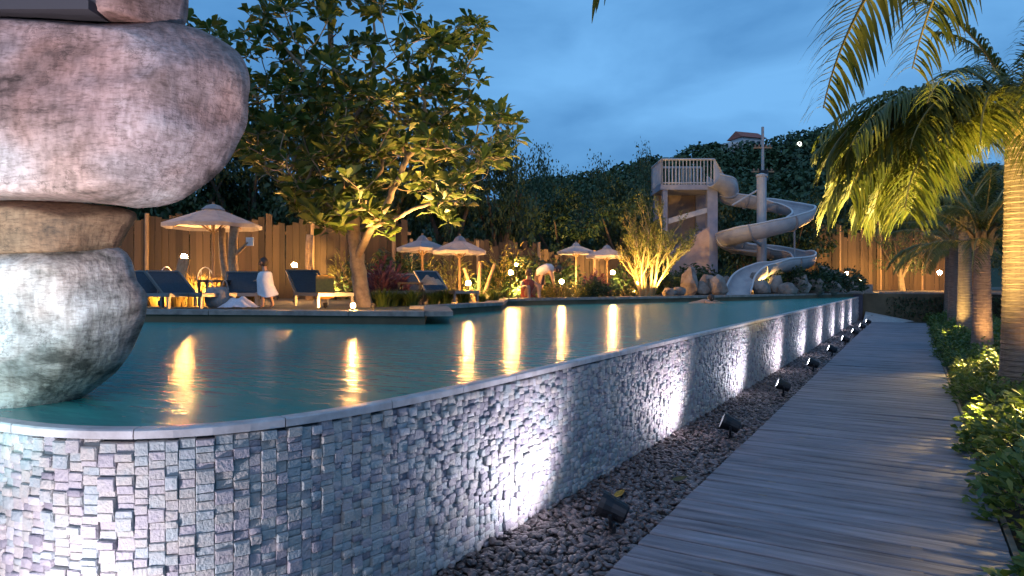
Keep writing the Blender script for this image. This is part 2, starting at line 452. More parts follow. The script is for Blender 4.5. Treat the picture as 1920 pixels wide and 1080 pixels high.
inn = np.full(len(T), -0.03); out_ = -0.01 + T[:, 4]; prd = out_ + 0.003
one = np.ones(len(T))
jit = lambda: RNG.uniform(-0.0025, 0.0025, len(T))
Vt = np.stack([corner(-one, inn, -one), corner(one, inn, -one), corner(one, inn, one), corner(-one, inn, one),
               corner(-one, out_ + jit(), -one), corner(one, out_ + jit(), -one), corner(one, out_ + jit(), one), corner(-one, out_ + jit(), one),
               corner(-.88 * one, prd + jit(), -.8 * one), corner(.88 * one, prd + jit(), -.8 * one), corner(.88 * one, prd + jit(), .8 * one), corner(-.88 * one, prd + jit(), .8 * one)], 1)
bi = np.arange(len(T))[:, None] * 12
Ft = np.stack([bi + q for q in ([0, 1, 5, 4], [1, 2, 6, 5], [2, 3, 7, 6], [3, 0, 4, 7], [4, 5, 9, 8], [5, 6, 10, 9], [6, 7, 11, 10], [7, 4, 8, 11], [8, 9, 10, 11])], 1).reshape(-1, 4)
Vt = Vt.reshape(-1, 3) - np.array(wall.location)
stuff(link('tile_facing', np_mesh('tile_facing', Vt, Ft, M_tile, np.repeat(RNG.random(len(T)), 12)), wall))
# end pier of the wall
pier = thing('end_pier', 'dark slate pier closing the far end of the tiled wall', 'pier', (far_end.x - 0.1, far_end.y + 0.22, 0))
MB().box((0, 0, 0.52), (0.5, 0.36, 1.16)).build('shaft', mat('slate_pier', (0.05, 0.05, 0.085), 0.6, (0.08, 0.08, 0.12), scale=8), pier)
MB().box((0, 0, 1.13), (0.56, 0.42, 0.06)).build('cap', M_stone, pier)

# ------------------------------------------------------------------ boardwalk
DX0, DX1, DEND = -1.45, 0.50, 31.5
bw = struct(MB().box(((DX0 + DX1) / 2 - .5, (DEND - 4) / 2, -0.045), (0.06, DEND + 3, 0.08)).box(((DX0 + DX1) / 2 + .5, (DEND - 4) / 2, -0.045), (0.06, DEND + 3, 0.08)).build('boardwalk', M_beam))
PW = 0.2
plank_me = []
for k in range(6):
    rr = random.Random(30 + k); mb = MB(); L_ = (DX1 - DX0); w_ = PW - 0.024; n = 6; V = []; F = []
    for i in range(n + 1):
        x = -L_ / 2 + L_ * i / n; dz = rr.uniform(-0.0025, 0.0025); tl = rr.uniform(-0.002, 0.002)
        V += [(x, -w_ / 2, -0.03), (x, -w_ / 2, -0.006 + dz - tl), (x, -w_ / 2 + 0.007, dz - tl), (x, w_ / 2 - 0.007, dz + tl), (x, w_ / 2, -0.006 + dz + tl), (x, w_ / 2, -0.03)]
    for i in range(n):
        for j in range(5): F.append((i * 6 + j, i * 6 + j + 1, i * 6 + 7 + j, i * 6 + 6 + j))
    F += [(5, 4, 3, 2, 1, 0), tuple(n * 6 + j for j in range(6))]
    plank_me.append(MB().add(V, [tuple(reversed(q)) for q in F]).mesh('plank', M_plank))
y = -1.5; k = 0
while y < DEND:
    o = link('plank', plank_me[random.randrange(6)], bw)
    o.location = ((DX0 + DX1) / 2 + random.uniform(-0.004, 0.004), y, 0.0 + random.uniform(-0.003, 0.003))
    o.rotation_euler = (random.uniform(-0.006, 0.006), random.uniform(-0.001, 0.001), random.uniform(-0.003, 0.003) + (PI if random.random() < .5 else 0))
    y += PW; k += 1
MB().box((DX1 + 0.03, (DEND - 1.6) / 2, -0.055), (0.035, DEND + 1.6, 0.11)).build('edge_board', M_beam, bw)

# ------------------------------------------------------------------ pebble strip
gb = []
for s in samples: p, tt, nr = wall_at(s); gb.append(p)
poly = [(p.x, p.y) for p in gb] + [(DX0 + 0.02, 33.0), (DX0 + 0.02, -1.0), (-12, -1.0)]
bm = bmesh.new(); f0 = bm.faces.new([bm.verts.new((x, y, -0.045)) for x, y in poly]); bmesh.ops.triangulate(bm, faces=[f0]); bmesh.ops.recalc_face_normals(bm, faces=bm.faces[:])
me = bpy.data.meshes.new('gravel_bed'); bm.to_mesh(me); bm.free(); me.materials.append(mat('bed_earth', (0.025, 0.022, 0.022), 0.95, (0.05, 0.045, 0.045), scale=20, coord='Position'))
struct(link('gravel_bed', me))
ico_v = []; ico_f = []
bm = bmesh.new(); bmesh.ops.create_icosphere(bm, subdivisions=2, radius=1.0); bm.verts.ensure_lookup_table()
I2v = np.array([v.co[:] for v in bm.verts]); I2f = np.array([[v.index for v in f.verts] for f in bm.faces]); bm.free()
bm = bmesh.new(); bmesh.ops.create_icosphere(bm, subdivisions=1, radius=1.0); bm.verts.ensure_lookup_table()
I1v = np.array([v.co[:] for v in bm.verts]); I1f = np.array([[v.index for v in f.verts] for f in bm.faces]); bm.free()
def pebble_set(n, y0, y1, r0, r1, iv, jf):
    y = RNG.uniform(y0, y1, n); wx = np.interp(y, ry[len(ry) // 2:], rx[len(ry) // 2:])
    x = wx + 0.02 + RNG.random(n) * (DX0 - wx - 0.035)
    r = RNG.uniform(r0, r1, n)
    z = -0.05 + RNG.random(n) * 0.035
    sc = np.stack([r * RNG.uniform(0.9, 1.5, n), r * RNG.uniform(0.7, 1.0, n), r * RNG.uniform(0.4, 0.62, n)], 1)
    a = RNG.uniform(0, PI, n); ca, sa = np.cos(a), np.sin(a)
    v = iv[None] * sc[:, None] * (1 + RNG.uniform(-.1, .1, (n, len(iv), 1)))
    tl = RNG.normal(0, .3, n)
    vz = v[..., 2] + v[..., 0] * tl[:, None]
    vx = v[..., 0] * ca[:, None] - v[..., 1] * sa[:, None]; vy = v[..., 0] * sa[:, None] + v[..., 1] * ca[:, None]
    V = np.stack([vx + x[:, None], vy + y[:, None], vz + z[:, None]], -1).reshape(-1, 3)
    F = (jf[None] + (np.arange(n) * len(iv))[:, None, None]).reshape(-1, 3)
    return V, F, np.repeat(RNG.random(n), len(iv))
M_peb = mat('river_pebble', (0.016, 0.014, 0.016), 0.34, (0.20, 0.155, 0.155), attr='tint', spec=0.5)
V, F, tt_ = merge([pebble_set(3600, 2.2, 6.5, 0.016, 0.03, I2v, I2f), pebble_set(5200, 6.5, 14, 0.018, 0.032, I1v, I1f), pebble_set(6500, 14, 33, 0.022, 0.042, I1v, I1f)])
stuff(tag(link('pebbles', np_mesh('pebbles', V, F, M_peb, tt_, smooth=True)), 'dark river pebbles filling the strip between wall and boardwalk', 'pebbles'))
def fallen_leaf(px, py, col, label, sz, a):
    p = onplane(px, py, 0.01)
    mb = MB(); prof = [(-1, 0), (-.6, .26), (0, .38), (.55, .26), (1, 0)]
    V = []; F = []
    for (u, h_) in prof: V += [(u * sz / 2, -h_ * sz / 2, 0.012 + .05 * abs(u) * sz), (u * sz / 2, 0, 0.004 + 0.12 * u * u * sz), (u * sz / 2, h_ * sz / 2, 0.014)]
    for i in range(4): o = i * 3; F += [(o, o + 3, o + 4, o + 1), (o + 1, o + 4, o + 5, o + 2)]
    o = mb.add(V, F).build('fallen_leaf', mat('leaf_' + str(px), col, 0.6, tuple(c * .6 for c in col), scale=30)); o.location = (p.x, p.y, 0.0); o.rotation_euler = (0.5, -0.25, a)
    tag(o, label, 'leaf')
fallen_leaf(1160, 925, (0.42, 0.24, 0.03), 'curled yellow fallen leaf on the dark pebbles', 0.13, 1.2)
fallen_leaf(1275, 897, (0.10, 0.09, 0.03), 'dull olive fallen leaf lying on the dark pebbles', 0.14, 0.3)

# ------------------------------------------------------------------ wall-washing spotlights
M_lens = mat('spot_lens', (0.9, 0.9, 1), 0.3, emit=(0.85, 0.88, 1.0), estr=14)
def wall_spot(p, target, power, label, color, cone=150, first=[None]):
    aim = (Vector(target) - p); ang = math.atan2(aim.y, aim.x)
    if first[0] is None:
        r = thing('wall_spotlight', label, 'spotlight', p, ang, 'spotlights along the foot of the tiled wall')
        Mx = Matrix.Rotation(math.radians(90 - 22), 3, 'Y')
        MB().lathe([(0.035, -0.10), (0.05, -0.09), (0.055, -0.02), (0.066, 0.02), (0.066, 0.045), (0.058, 0.045), (0.058, 0.03)], 16, (0, 0, 0.13), Mx).build('housing', M_darkmetal, r, smooth=False)
        MB().lathe([(0.0, 0.031), (0.056, 0.031), (0.056, 0.034), (0.0, 0.034)], 14, (0, 0, 0.13), Mx).build('lens', M_lens, r)
        pts = [Vector((-0.02, 0.085 * math.cos(a), 0.115 + 0.085 * math.sin(a) * 1.0)) for a in [PI + PI * i / 8 for i in range(9)]]
        MB().tube(pts, 0.010, 6).build('yoke', M_darkmetal, r)
        MB().tube([(-0.02, 0, 0.035), (-0.02, 0, -0.06)], 0.018, 8).build('stake', M_darkmetal, r)
        r.scale = (1.3, 1.3, 1.3); first[0] = r
    else:
        r = copy_tree(first[0]); r.location = p; r.rotation_euler = (0, 0, ang); r['label'] = label
    dirv = (Vector(target) - (p + Vector((0, 0, .13)))).normalized()
    src = p + Vector((0, 0, 0.17)) + dirv * 0.09
    spot('spot_lamp', src, src + dirv, power, color, math.radians(cone), 0.75, 0.03)
    return r
lab = 'small black bullet spotlight on the pebbles facing the tiled wall'
for i in range(10):
    yy = 4.0 + 3.1 * i
    p, tt, nr = wall_at(s_of_y(yy))
    base = p + nr * 0.58
    colr = (0.93, 0.88, 1.0) if i % 2 == 0 else (1.0, 0.88, 0.97)
    wall_spot(Vector((base.x, base.y + 0.15, -0.02)), (p.x, p.y, 0.46), 44, lab, colr, 132)
p, tt, nr = wall_at(s_of_y(4.0) - 2.75)
base = p + nr * 0.9
wall_spot(Vector((base.x, base.y, -0.02)), (p.x, p.y, 0.5), 60, lab, (0.96, 0.90, 1.0), 165)

# ------------------------------------------------------------------ stacked stone sculpture
def sculpt_mat(nm='carved_stone', tint=(1, 1, 1)):
    m = bpy.data.materials.new(nm); m.use_nodes = True
    t = m.node_tree; n = t.nodes; b = n['Principled BSDF']; b.inputs['Roughness'].default_value = 0.8
    g = n.new('ShaderNodeNewGeometry')
    mp = n.new('ShaderNodeMapping'); mp.inputs['Scale'].default_value = (1.3, 1.3, 2.2)
    a = n.new('ShaderNodeTexNoise'); a.inputs['Scale'].default_value = 1.6; a.inputs['Detail'].default_value = 8; a.inputs['Roughness'].default_value = 0.65; a.inputs['Distortion'].default_value = 0.25
    r = n.new('ShaderNodeValToRGB')
    e = r.color_ramp.elements
    e[0].position = 0.34; e[0].color = (0.055, 0.045, 0.04, 1); e[1].position = 0.70; e[1].color = (0.58, 0.53, 0.52, 1)
    x = r.color_ramp.elements.new(0.43); x.color = (0.28, 0.23, 0.22, 1)
    x = r.color_ramp.elements.new(0.55); x.color = (0.46, 0.39, 0.385, 1)
    a2 = n.new('ShaderNodeTexNoise'); a2.inputs['Scale'].default_value = 34; a2.inputs['Detail'].default_value = 6
    mp2 = n.new('ShaderNodeMapping'); mp2.inputs['Scale'].default_value = (1, 1, 0.35)
    mx = n.new('ShaderNodeMix'); mx.data_type = 'RGBA'; mx.blend_type = 'MULTIPLY'; mx.inputs[0].default_value = 0.55
    r2 = n.new('ShaderNodeValToRGB'); r2.color_ramp.elements[0].position = 0.35; r2.color_ramp.elements[0].color = (0.4, 0.36, 0.34, 1); r2.color_ramp.elements[1].position = 0.6; r2.color_ramp.elements[1].color = (1, 1, 1, 1)
    L = t.links.new
    L(g.outputs['Position'], mp.inputs[0]); L(mp.outputs[0], a.inputs['Vector']); L(a.outputs['Fac'], r.inputs[0])
    L(g.outputs['Position'], mp2.inputs[0]); L(mp2.outputs[0], a2.inputs['Vector']); L(a2.outputs['Fac'], r2.inputs[0])
    L(r.outputs[0], mx.inputs[6]); L(r2.outputs[0], mx.inputs[7]); tm = n.new('ShaderNodeMix'); tm.data_type = 'RGBA'; tm.blend_type = 'MULTIPLY'; tm.inputs[0].default_value = 1.0; tm.inputs[7].default_value = (*tint, 1)
    a3 = n.new('ShaderNodeTexNoise'); a3.inputs['Scale'].default_value = 2.1; a3.inputs['Detail'].default_value = 3
    r3 = n.new('ShaderNodeValToRGB'); r3.color_ramp.elements[0].position = .38; r3.color_ramp.elements[0].color = (1.0, .80, .70, 1); r3.color_ramp.elements[1].position = .62; r3.color_ramp.elements[1].color = (.88, .96, 1.0, 1)
    m3 = n.new('ShaderNodeMix'); m3.data_type = 'RGBA'; m3.blend_type = 'MULTIPLY'; m3.inputs[0].default_value = .8
    L(g.outputs['Position'], a3.inputs['Vector']); L(a3.outputs['Fac'], r3.inputs[0]); L(mx.outputs[2], m3.inputs[6]); L(r3.outputs[0], m3.inputs[7]); L(m3.outputs[2], tm.inputs[6]); L(tm.outputs[2], b.inputs['Base Color'])
    a4 = n.new('ShaderNodeTexNoise'); a4.inputs['Scale'].default_value = 60; a4.inputs['Detail'].default_value = 5; a4.inputs['Roughness'].default_value = .7
    mp4 = n.new('ShaderNodeMapping'); mp4.inputs['Scale'].default_value = (.35, .35, 1.6)
    L(g.outputs['Position'], mp4.inputs[0]); L(mp4.outputs[0], a4.inputs['Vector'])
    r4 = n.new('ShaderNodeValToRGB'); r4.color_ramp.elements[0].position = .36; r4.color_ramp.elements[0].color = (.35, .31, .29, 1); r4.color_ramp.elements[1].position = .52; r4.color_ramp.elements[1].color = (1, 1, 1, 1)
    m4 = n.new('ShaderNodeMix'); m4.data_type = 'RGBA'; m4.blend_type = 'MULTIPLY'; m4.inputs[0].default_value = .6
    L(tm.outputs[2], m4.inputs[6]); L(a4.outputs['Fac'], r4.inputs[0]); L(r4.outputs[0], m4.inputs[7])
    vo = n.new('ShaderNodeTexVoronoi'); vo.feature = 'DISTANCE_TO_EDGE'; vo.inputs['Scale'].default_value = 1.5
    wv = n.new('ShaderNodeVectorMath'); wv.operation = 'ADD'; L(g.outputs['Position'], wv.inputs[0]); L(a.outputs['Color'], wv.inputs[1]); L(wv.outputs[0], vo.inputs['Vector'])
    rc = n.new('ShaderNodeValToRGB'); rc.color_ramp.elements[0].position = 0; rc.color_ramp.elements[0].color = (.12, .1, .09, 1); rc.color_ramp.elements[1].position = .012; rc.color_ramp.elements[1].color = (1, 1, 1, 1)
    mc = n.new('ShaderNodeMix'); mc.data_type = 'RGBA'; mc.blend_type = 'MULTIPLY'; mc.inputs[0].default_value = .55
    L(vo.outputs['Distance'], rc.inputs[0]); L(m4.outputs[2], mc.inputs[6]); L(rc.outputs[0], mc.inputs[7]); L(mc.outputs[2], b.inputs['Base Color'])
    ad = n.new('ShaderNodeMath'); ad.operation = 'MULTIPLY_ADD'; ad.inputs[1].default_value = 0.35
    L(a2.outputs['Fac'], ad.inputs[0]); L(a.outputs['Fac'], ad.inputs[2])
    bp = n.new('ShaderNodeBump'); bp.inputs['Strength'].default_value = 0.55; bp.inputs['Distance'].default_value = 0.03
    L(ad.outputs[0], bp.inputs['Height']); L(bp.outputs[0], b.inputs['Normal'])
    return m
M_sculpt = sculpt_mat('mauve_stone', (1.0, .90, .90)); M_sc_white = sculpt_mat('white_stone', (1.15, 1.28, 1.28)); M_sc_brown = sculpt_mat('brown_stone', (.55, .42, .26))
SD = 3.62
sc0 = G(-60, SD, ZW)
sculp = thing('stone_sculpture', 'tall sculpture of stacked carved pale boulders standing at the pool edge', 'sculpture', sc0)
from mathutils import noise as mnoise
def stone(outline, cx, cy, seed, d0=SD, thick=1.0, jag=0.02, name='stone', m=None):
    """outline: closed silhouette in photo pixels at depth d0; built as a thick rounded slab of stone"""
    k = FPX / d0
    pts = catmull([(a, b, 0) for a, b in outline] + [(*outline[0], 0)], 6)[:-1]
    n = len(pts); V = []; F = []
    layers = [(-.30, .30), (-.31, .58), (-.305, .76), (-.295, .82), (-.275, .845), (-.20, .905), (-.11, .96), (-.06, .985), (0, 1.0), (.08, .955), (.18, .87), (.32, .70), (.44, .46), (.48, .2)]
    for dz, scl in layers:
        for q in pts:
            sh = max(0, -dz - .04) * 70; x = cx + (q.x - cx) * scl - sh * .5; y = cy + (q.y - cy) * scl + sh
            lx = (x - 960) / k; z = H + (HZ - y) / k
            nv = mnoise.noise(Vector((lx * 1.7 + seed * 7, dz * 2, z * 2.2))) * jag * 2.6 + (abs(mnoise.noise(Vector((lx * 3.1 + seed * 3, dz * 3, z * 3.4)))) - .2) * jag * 2.4 + mnoise.noise(Vector((lx * 9, dz * 9, z * 9))) * jag * .5
            nv2 = mnoise.noise(Vector((lx * 2.2 - seed * 5, 3.3 + dz, z * 2.6))) * jag
            w_ = RIGHT * (lx + nv2) + FWD * (d0 + dz * thick + nv)
            V.append((w_.x, w_.y, z + nv2))
    m_ = len(layers)
    for j in range(m_ - 1):
        for i in range(n): F.append((j * n + i, j * n + (i + 1) % n, (j + 1) * n + (i + 1) % n, (j + 1) * n + i))
    F.append(tuple(range(n - 1, -1, -1))); F.append(tuple((m_ - 1) * n + i for i in range(n)))
    o = MB().add(V, F).build(name, m or M_sculpt, sculp, smooth=True, world=True)
    bm = bmesh.new(); bm.from_mesh(o.data); bmesh.ops.recalc_face_normals(bm, faces=bm.faces[:]); bm.to_mesh(o.data); bm.free()
    return o
stone([(40, 790), (110, 772), (175, 728), (226, 684), (256, 630), (277, 562), (262, 520), (236, 462), (120, 454), (-120, 452), (-340, 470), (-390, 600), (-340, 720), (-200, 790), (-60, 796)], -50, 620, 1, m=M_sc_white)
stone([(225, 466), (240, 432), (252, 398), (150, 380), (-100, 376), (-330, 392), (-340, 440), (-280, 470), (0, 474)], -40, 425, 2, thick=0.85, m=M_sc_brown)
stone([(262, 394), (345, 378), (410, 322), (452, 245), (466, 165), (448, 108), (395, 66), (320, 42), (100, 34), (-200, 40), (-470, 80), (-560, 200), (-480, 320), (-300, 396), (-60, 404), (20, 380), (150, 380)], -40, 215, 3, thick=1.15, jag=0.03)
stone([(342, 56), (350, 20), (352, -60), (320, -130), (120, -170), (-200, -160), (-360, -100), (-370, 20), (-300, 62), (0, 66), (200, 62)], -20, -50, 4)
MB().box(G(60, SD - .2, H + (HZ - 30) / FPX * (SD-.2)), (0.75, 0.3, 0.05), rotz(YAW)).build('dark_gap_piece', mat('gap_piece_dark', (0.05, 0.05, 0.06), 0.7), sculp, world=True)  # dark block between the top stone and the one below
wall_spot(Vector((-2.9, -0.9, 0.95)), tuple(G(110, SD, 1.45)), 300, 'added out-of-view bullet spotlight aimed at the lower stone of the sculpture', (0.60, 0.97, 1.0), 44)  # added outside the view to give the lower stone its teal light
wall_spot(Vector((-2.0, -0.7, 0.95)), tuple(G(220, SD, 2.45)), 320, 'added out-of-view bullet spotlight aimed at the big upper stone of the sculpture', (1.0, 0.82, 0.86), 50)  # second unseen spot, added for the pinkish light on the upper stone

for r_ in [o for o in bpy.data.objects if o.name.startswith('wall_spotlight') and 'sculpture' in o.get('label', '')]:
    MB().tube([(-.02, 0, -.05), (-.02, 0, -.76)], .016, 8).build('stake', M_darkmetal, r_)

# ------------------------------------------------------------------ vegetation generators
def frond_mesh(name, length, e0, droop, nleaf, seed, leaflet=0.62, width=0.034):
    rg = np.random.default_rng(seed); N = 26
    pts = []; p = Vector((0, 0, 0)); tans = []
    for i in range(N + 1):
        t_ = i / N; el = math.radians(e0 - droop * t_ ** 1.25)
        tg = Vector((math.cos(el), 0, math.sin(el))); tans.append(tg); pts.append(p.copy()); p = p + tg * (length / N)
    mb = MB().tube(pts, [0.035 * (1 - 0.9 * i / N) + 0.003 for i in range(N + 1)], 5)
    rV = np.array(mb.v); rF = [f for f in mb.f if len(f) == 4]
    P = np.array(pts); T = np.array(tans)
    Vs = []; Fs = []; Ts = []; o = 0
    for sd in (-1, 1):
        for k in range(nleaf):
            t_ = 0.13 + 0.87 * (k + rg.random() * .7) / nleaf; i = min(int(t_ * N), N - 1); fr = t_ * N - i
            b0 = P[i] * (1 - fr) + P[i + 1] * fr; tg = T[i]
            L_ = leaflet * (0.35 + 0.65 * math.sin(PI * min(1, 0.12 + t_ * 0.86)) ** 0.7) * rg.uniform(.8, 1.12)
            dr = np.array([tg[0] * .55, sd * rg.uniform(.55, .95), tg[2] * .55 + rg.uniform(-.15, .25)]); dr /= np.linalg.norm(dr)
            ctr = [b0]; cur = b0.copy(); dd = dr.copy()
            for q in range(4):
                cur = cur + dd * L_ / 4; ctr.append(cur.copy()); dd = dd + np.array([0, 0, -0.34 - .1 * rg.random()]); dd /= np.linalg.norm(dd)
            ctr = np.array(ctr); side = np.cross(dr, [0, 0, 1.0]); side /= max(np.linalg.norm(side), 1e-6)
            wd = width * np.array([.5, 1, .9, .6, .08]) * .5
            A = ctr + side * wd[:, None]; B = ctr - side * wd[:, None]
            Vs.append(np.concatenate([A, B])); Fs.append(np.array([[q, q + 1, q + 6, q + 5] for q in range(4)]) + o); o += 10
            Ts.append(np.full(10, rg.random()))
    V = np.concatenate(Vs + [rV]); F = np.concatenate(Fs + [np.array(rF) + o]); tt_ = np.concatenate(Ts + [np.full(len(rV), 0.9)])
    me = np_mesh(name, V, F, M_frond, tt_)
    me.materials.append(M_rachis)
    mi = np.zeros(len(F), dtype=np.int32); mi[len(F) - len(rF):] = 1; me.polygons.foreach_set('material_index', mi)
    return me
FRONDS = [frond_mesh('frond', 2.7, 74, 60, 60, 1, .5), frond_mesh('frond', 3.1, 55, 85, 66, 2, .6), frond_mesh('frond', 3.4, 36, 90, 70, 3, .66), frond_mesh('frond', 3.3, 16, 88, 70, 4, .7), frond_mesh('frond', 2.9, -6, 70, 62, 5, .7), frond_mesh('frond', 2.9, 34, 105, 110, 6, 1.0, .026), frond_mesh('frond', 2.7, 12, 92, 105, 7, 1.0, .026)]
def trunk_profile(h, r0, r1, seed, flare=1.25):
    rr = random.Random(seed); prof = []; n = int(h / 0.075)
    for i in range(n):
        t_ = i / n; r = (r0 + (r1 - r0) * t_) * (1 + (flare - 1) * math.exp(-t_ * h / 0.35)); r *= 1 + rr.uniform(-.012, .012)
        z = h * t_
        prof += [(r * 1.06, z), (r, z + h / n * 0.8)]
    return prof
M_ptrunk = mat('palm_trunk', (0.10, 0.07, 0.055), 0.85, (0.27, 0.20, 0.165), scale=4, stretch=(1.5, 1.5, 14), bump=0.7, bscale=7, lo=.3, hi=.7)
def palm(loc, h, r0, label, heads, seed, r1=None, fs=1.0):
    t_ = thing('palm_tree', label, 'palm', loc, 0, 'coconut palms in the planting bed')
    MB().lathe(trunk_profile(h, r0, r1 or r0 * .72, seed), 20).build('trunk', M_ptrunk, t_, smooth=False)
    rr = random.Random(seed + 50)
    for (az, kind, sc) in heads:
        o = link('frond', FRONDS[kind], t_, (0, 0, h - 0.05 + rr.uniform(-.08, .08)), (rr.uniform(-.12, .12), rr.uniform(-.08, .08), az), sc * fs)
    mb = MB()     # boots where the fronds leave the trunk
    for k in range(9):
        a = k * 2.4; d_ = Vector((math.cos(a), math.sin(a), 0))
        mb.tube([d_ * (r0 * .6) + Vector((0, 0, h - .32 + .03 * k)), d_ * (r0 * .9) + Vector((0, 0, h - .05 + .03 * k)), d_ * (r0 * 1.5) + Vector((0, 0, h + .12 + .03 * k))], [.07, .06, .035], 6)
    mb.build('crown_shaft', mat('palm_boot', (0.22, 0.15, 0.07), .8, (.34, .24, .12), scale=9, bump=.4), t_)
    return t_
LEFT_AZ = math.atan2(-RIGHT.y, -RIGHT.x)
def ring(n, kind, seed, sc=1.0, off=0):
    rr = random.Random(seed); return [(off + 2 * PI * i / n + rr.uniform(-.2, .2), kind, sc * rr.uniform(.88, 1.08)) for i in range(n)]
PX = 1.28
palm((PX, 11.8, 0), 3.85, 0.205, 'thick ringed palm trunk rising from the bright bushy shrub with arching yellow fronds',
     [(LEFT_AZ + a, k, s_) for a, k, s_ in ((.12, 5, 1.1), (-.14, 5, 1.12), (.42, 5, 1.0), (-.42, 5, 1.05), (0.0, 6, 1.05), (.26, 6, 1.0), (-.28, 6, 1.02), (-.75, 5, 1), (.75, 5, .95), (-.6, 2, .95), (.6, 2, .95), (-.05, 2, .98), (-1.1, 6, 1), (1.1, 6, .9), (.15, 4, .8), (-.5, 4, .8), (.05, 6, 1.2), (-.2, 6, 1.22), (.35, 6, 1.15), (-.9, 6, 1.1))] + ring(5, 0, 3) + ring(5, 5, 4, off=LEFT_AZ + PI - .9), 1, fs=.92)
palm((PX, 17.5, 0), 2.5, 0.185, 'short palm with low upright fronds glowing beside the thick trunk', ring(7, 0, 5, .8) + ring(6, 1, 6, .75) + ring(4, 3, 7, .6), 2)
palm((PX, 23.0, 0), 3.3, 0.19, 'slim palm trunk standing behind the short glowing palm', ring(6, 0, 8, .8) + ring(7, 2, 9, .8), 3)
palm((PX, 28.6, 0), 3.0, 0.19, 'grey palm trunk third behind the short glowing palm', ring(6, 1, 10, .8) + ring(6, 3, 11, .75), 4)
palm((PX + .05, 33.4, 0), 2.9, 0.2, 'grey palm trunk at the dark bank ending the boardwalk', ring(6, 1, 12, .8) + ring(6, 3, 13, .75), 5)
palm((PX, 6.1, 0), 5.15, 0.2, 'tall palm whose dark frond tips hang into the sky above the boardwalk',
     [(LEFT_AZ - .05, 3, 1.28), (LEFT_AZ + .18, 2, 1.2), (LEFT_AZ - .9, 2, 1.1), (LEFT_AZ - 1.35, 3, 1.15), (LEFT_AZ - 1.7, 3, 1.1)] + ring(5, 0, 15) + ring(5, 2, 14, off=LEFT_AZ + PI), 6)

def bush_mesh(name, n, rx_, rz_, ll, lw, m, seed, up=0.55):
    rg = np.random.default_rng(seed)
    a = rg.uniform(0, 2 * PI, n); u = rg.uniform(0, 1, n) ** .5; el = rg.uniform(0, 1, n)
    rad = rx_ * np.sqrt(1 - (el * .92) ** 2) * (0.55 + .45 * u) * (1 + .22 * np.sin(3 * a + seed))
    P = np.stack([rad * np.cos(a), rad * np.sin(a), rz_ * el * (.5 + .5 * u) * (1 + .2 * np.sin(2 * a + seed * 2)) + .02], 1)
    U = np.stack([np.cos(a), np.sin(a), np.full(n, up)], 1) + rg.normal(0, .45, (n, 3))
    V, F, t_ = leaves(P, U, ll * rg.uniform(.6, 1.25, n), lw * rg.uniform(.7, 1.2, n), rg)
    return np_mesh(name, V, F, m, t_)
def stems_mesh(n, r, h, seed):
    rr = random.Random(seed); mb = MB()
    for k in range(n):
        a = rr.uniform(0, 6.28); q = rr.uniform(.3, 1) * r
        mb.tube([(0.03 * math.cos(a), .03 * math.sin(a), -.05), (q * .5 * math.cos(a), q * .5 * math.sin(a), h * .55), (q * math.cos(a), q * math.sin(a), h * rr.uniform(.8, 1))], [.012, .009, .004], 4)
    return mb.mesh('stems', M_darkbark)
BEDM = [bush_mesh('foliage', 420, .36, .42, .105, .05, M_leaf_bed, s_) for s_ in (1, 2, 3, 4)]
BEDS = stems_mesh(10, .3, .3, 5)
def bush(loc, fm, sm, sc, label, group, name='leafy_shrub', rz=None, cat='shrub'):
    t_ = thing(name, label, cat, loc, random.uniform(0, 6.28) if rz is None else rz, group)
    link('foliage', fm, t_, scale=sc); link('stems', sm, t_, scale=sc)
    return t_
# bed beside the boardwalk
struct(MB().add([(DX1 + .05, -2, -0.03), (4.2, -2, -0.03), (4.2, 34, -0.03), (DX1 + .05, 34, -0.03)], [(0, 1, 2, 3)]).build('planting_bed', mat('bed_soil', (0.03, 0.022, 0.014), .95, (.055, .04, .025), scale=9, bump=.5, coord='Position')))
bl = 'low leafy green shrub in the bed between boardwalk and palms'
yy = 2.6
while yy < 33:
    for xx in (.78, 1.25, 1.8, 2.4, 3.1):
        if 9.4 < yy < 10.6 and xx < 1.5: continue
        x_, y_ = xx + random.uniform(-.12, .12), yy + random.uniform(-.22, .22)
        if any(abs(x_ - PX) < .33 and abs(y_ - q) < .38 for q in (6.1, 11.8, 17.5, 23, 28.6, 33.4)): continue
        s_ = random.uniform(.8, 1.15) * (1.15 if yy < 9 else .95) * (1.0 if xx > 1 else .8)
        if yy > 14 and xx > 2.6: continue
        bush((x_, y_, -.03), BEDM[random.randrange(4)], BEDS, s_, bl if yy < 9.5 else 'low dark green shrub at the feet of the slim palms', 'shrubs in the boardwalk bed')
    yy += random.uniform(.5, .66) if yy < 12 else random.uniform(.75, 1.0)
# leaf-by-leaf shrub close to the lens
leafy = thing('broad_leaf_shrub', 'broad-leaved shrub leaning over the boardwalk edge beside the nearest shrubs', 'shrub', (.92, 4.35, -.03))
lv, lf, lt = leaves(np.zeros((1, 3)), np.array([[1.0, 0, .1]]), 1.0, .46)
one_leaf = np_mesh('leaf', lv, lf, M_leaf_bed, lt)
link('stems', BEDS, leafy, scale=1.2)
rg = random.Random(4)
for k in range(130):
    a = rg.uniform(0, 6.28); q = rg.uniform(.12, .4); z_ = rg.uniform(.12, .52)
    link('leaf', one_leaf, leafy, (q * math.cos(a), q * math.sin(a), z_), (rg.uniform(-.6, .6), rg.uniform(-1.0, .2), a + rg.uniform(-.7, .7)), rg.uniform(.09, .15))
slab = onplane(1795, 722, 0.1)
o = MB().box((0, 0, .05), (.75, .62, .1)).build('stone_slab', M_stone); o.location = (0.98, 10.0, -.02); tag(o, 'pale flat stone slab lying between shrubs at the boardwalk edge', 'slab')
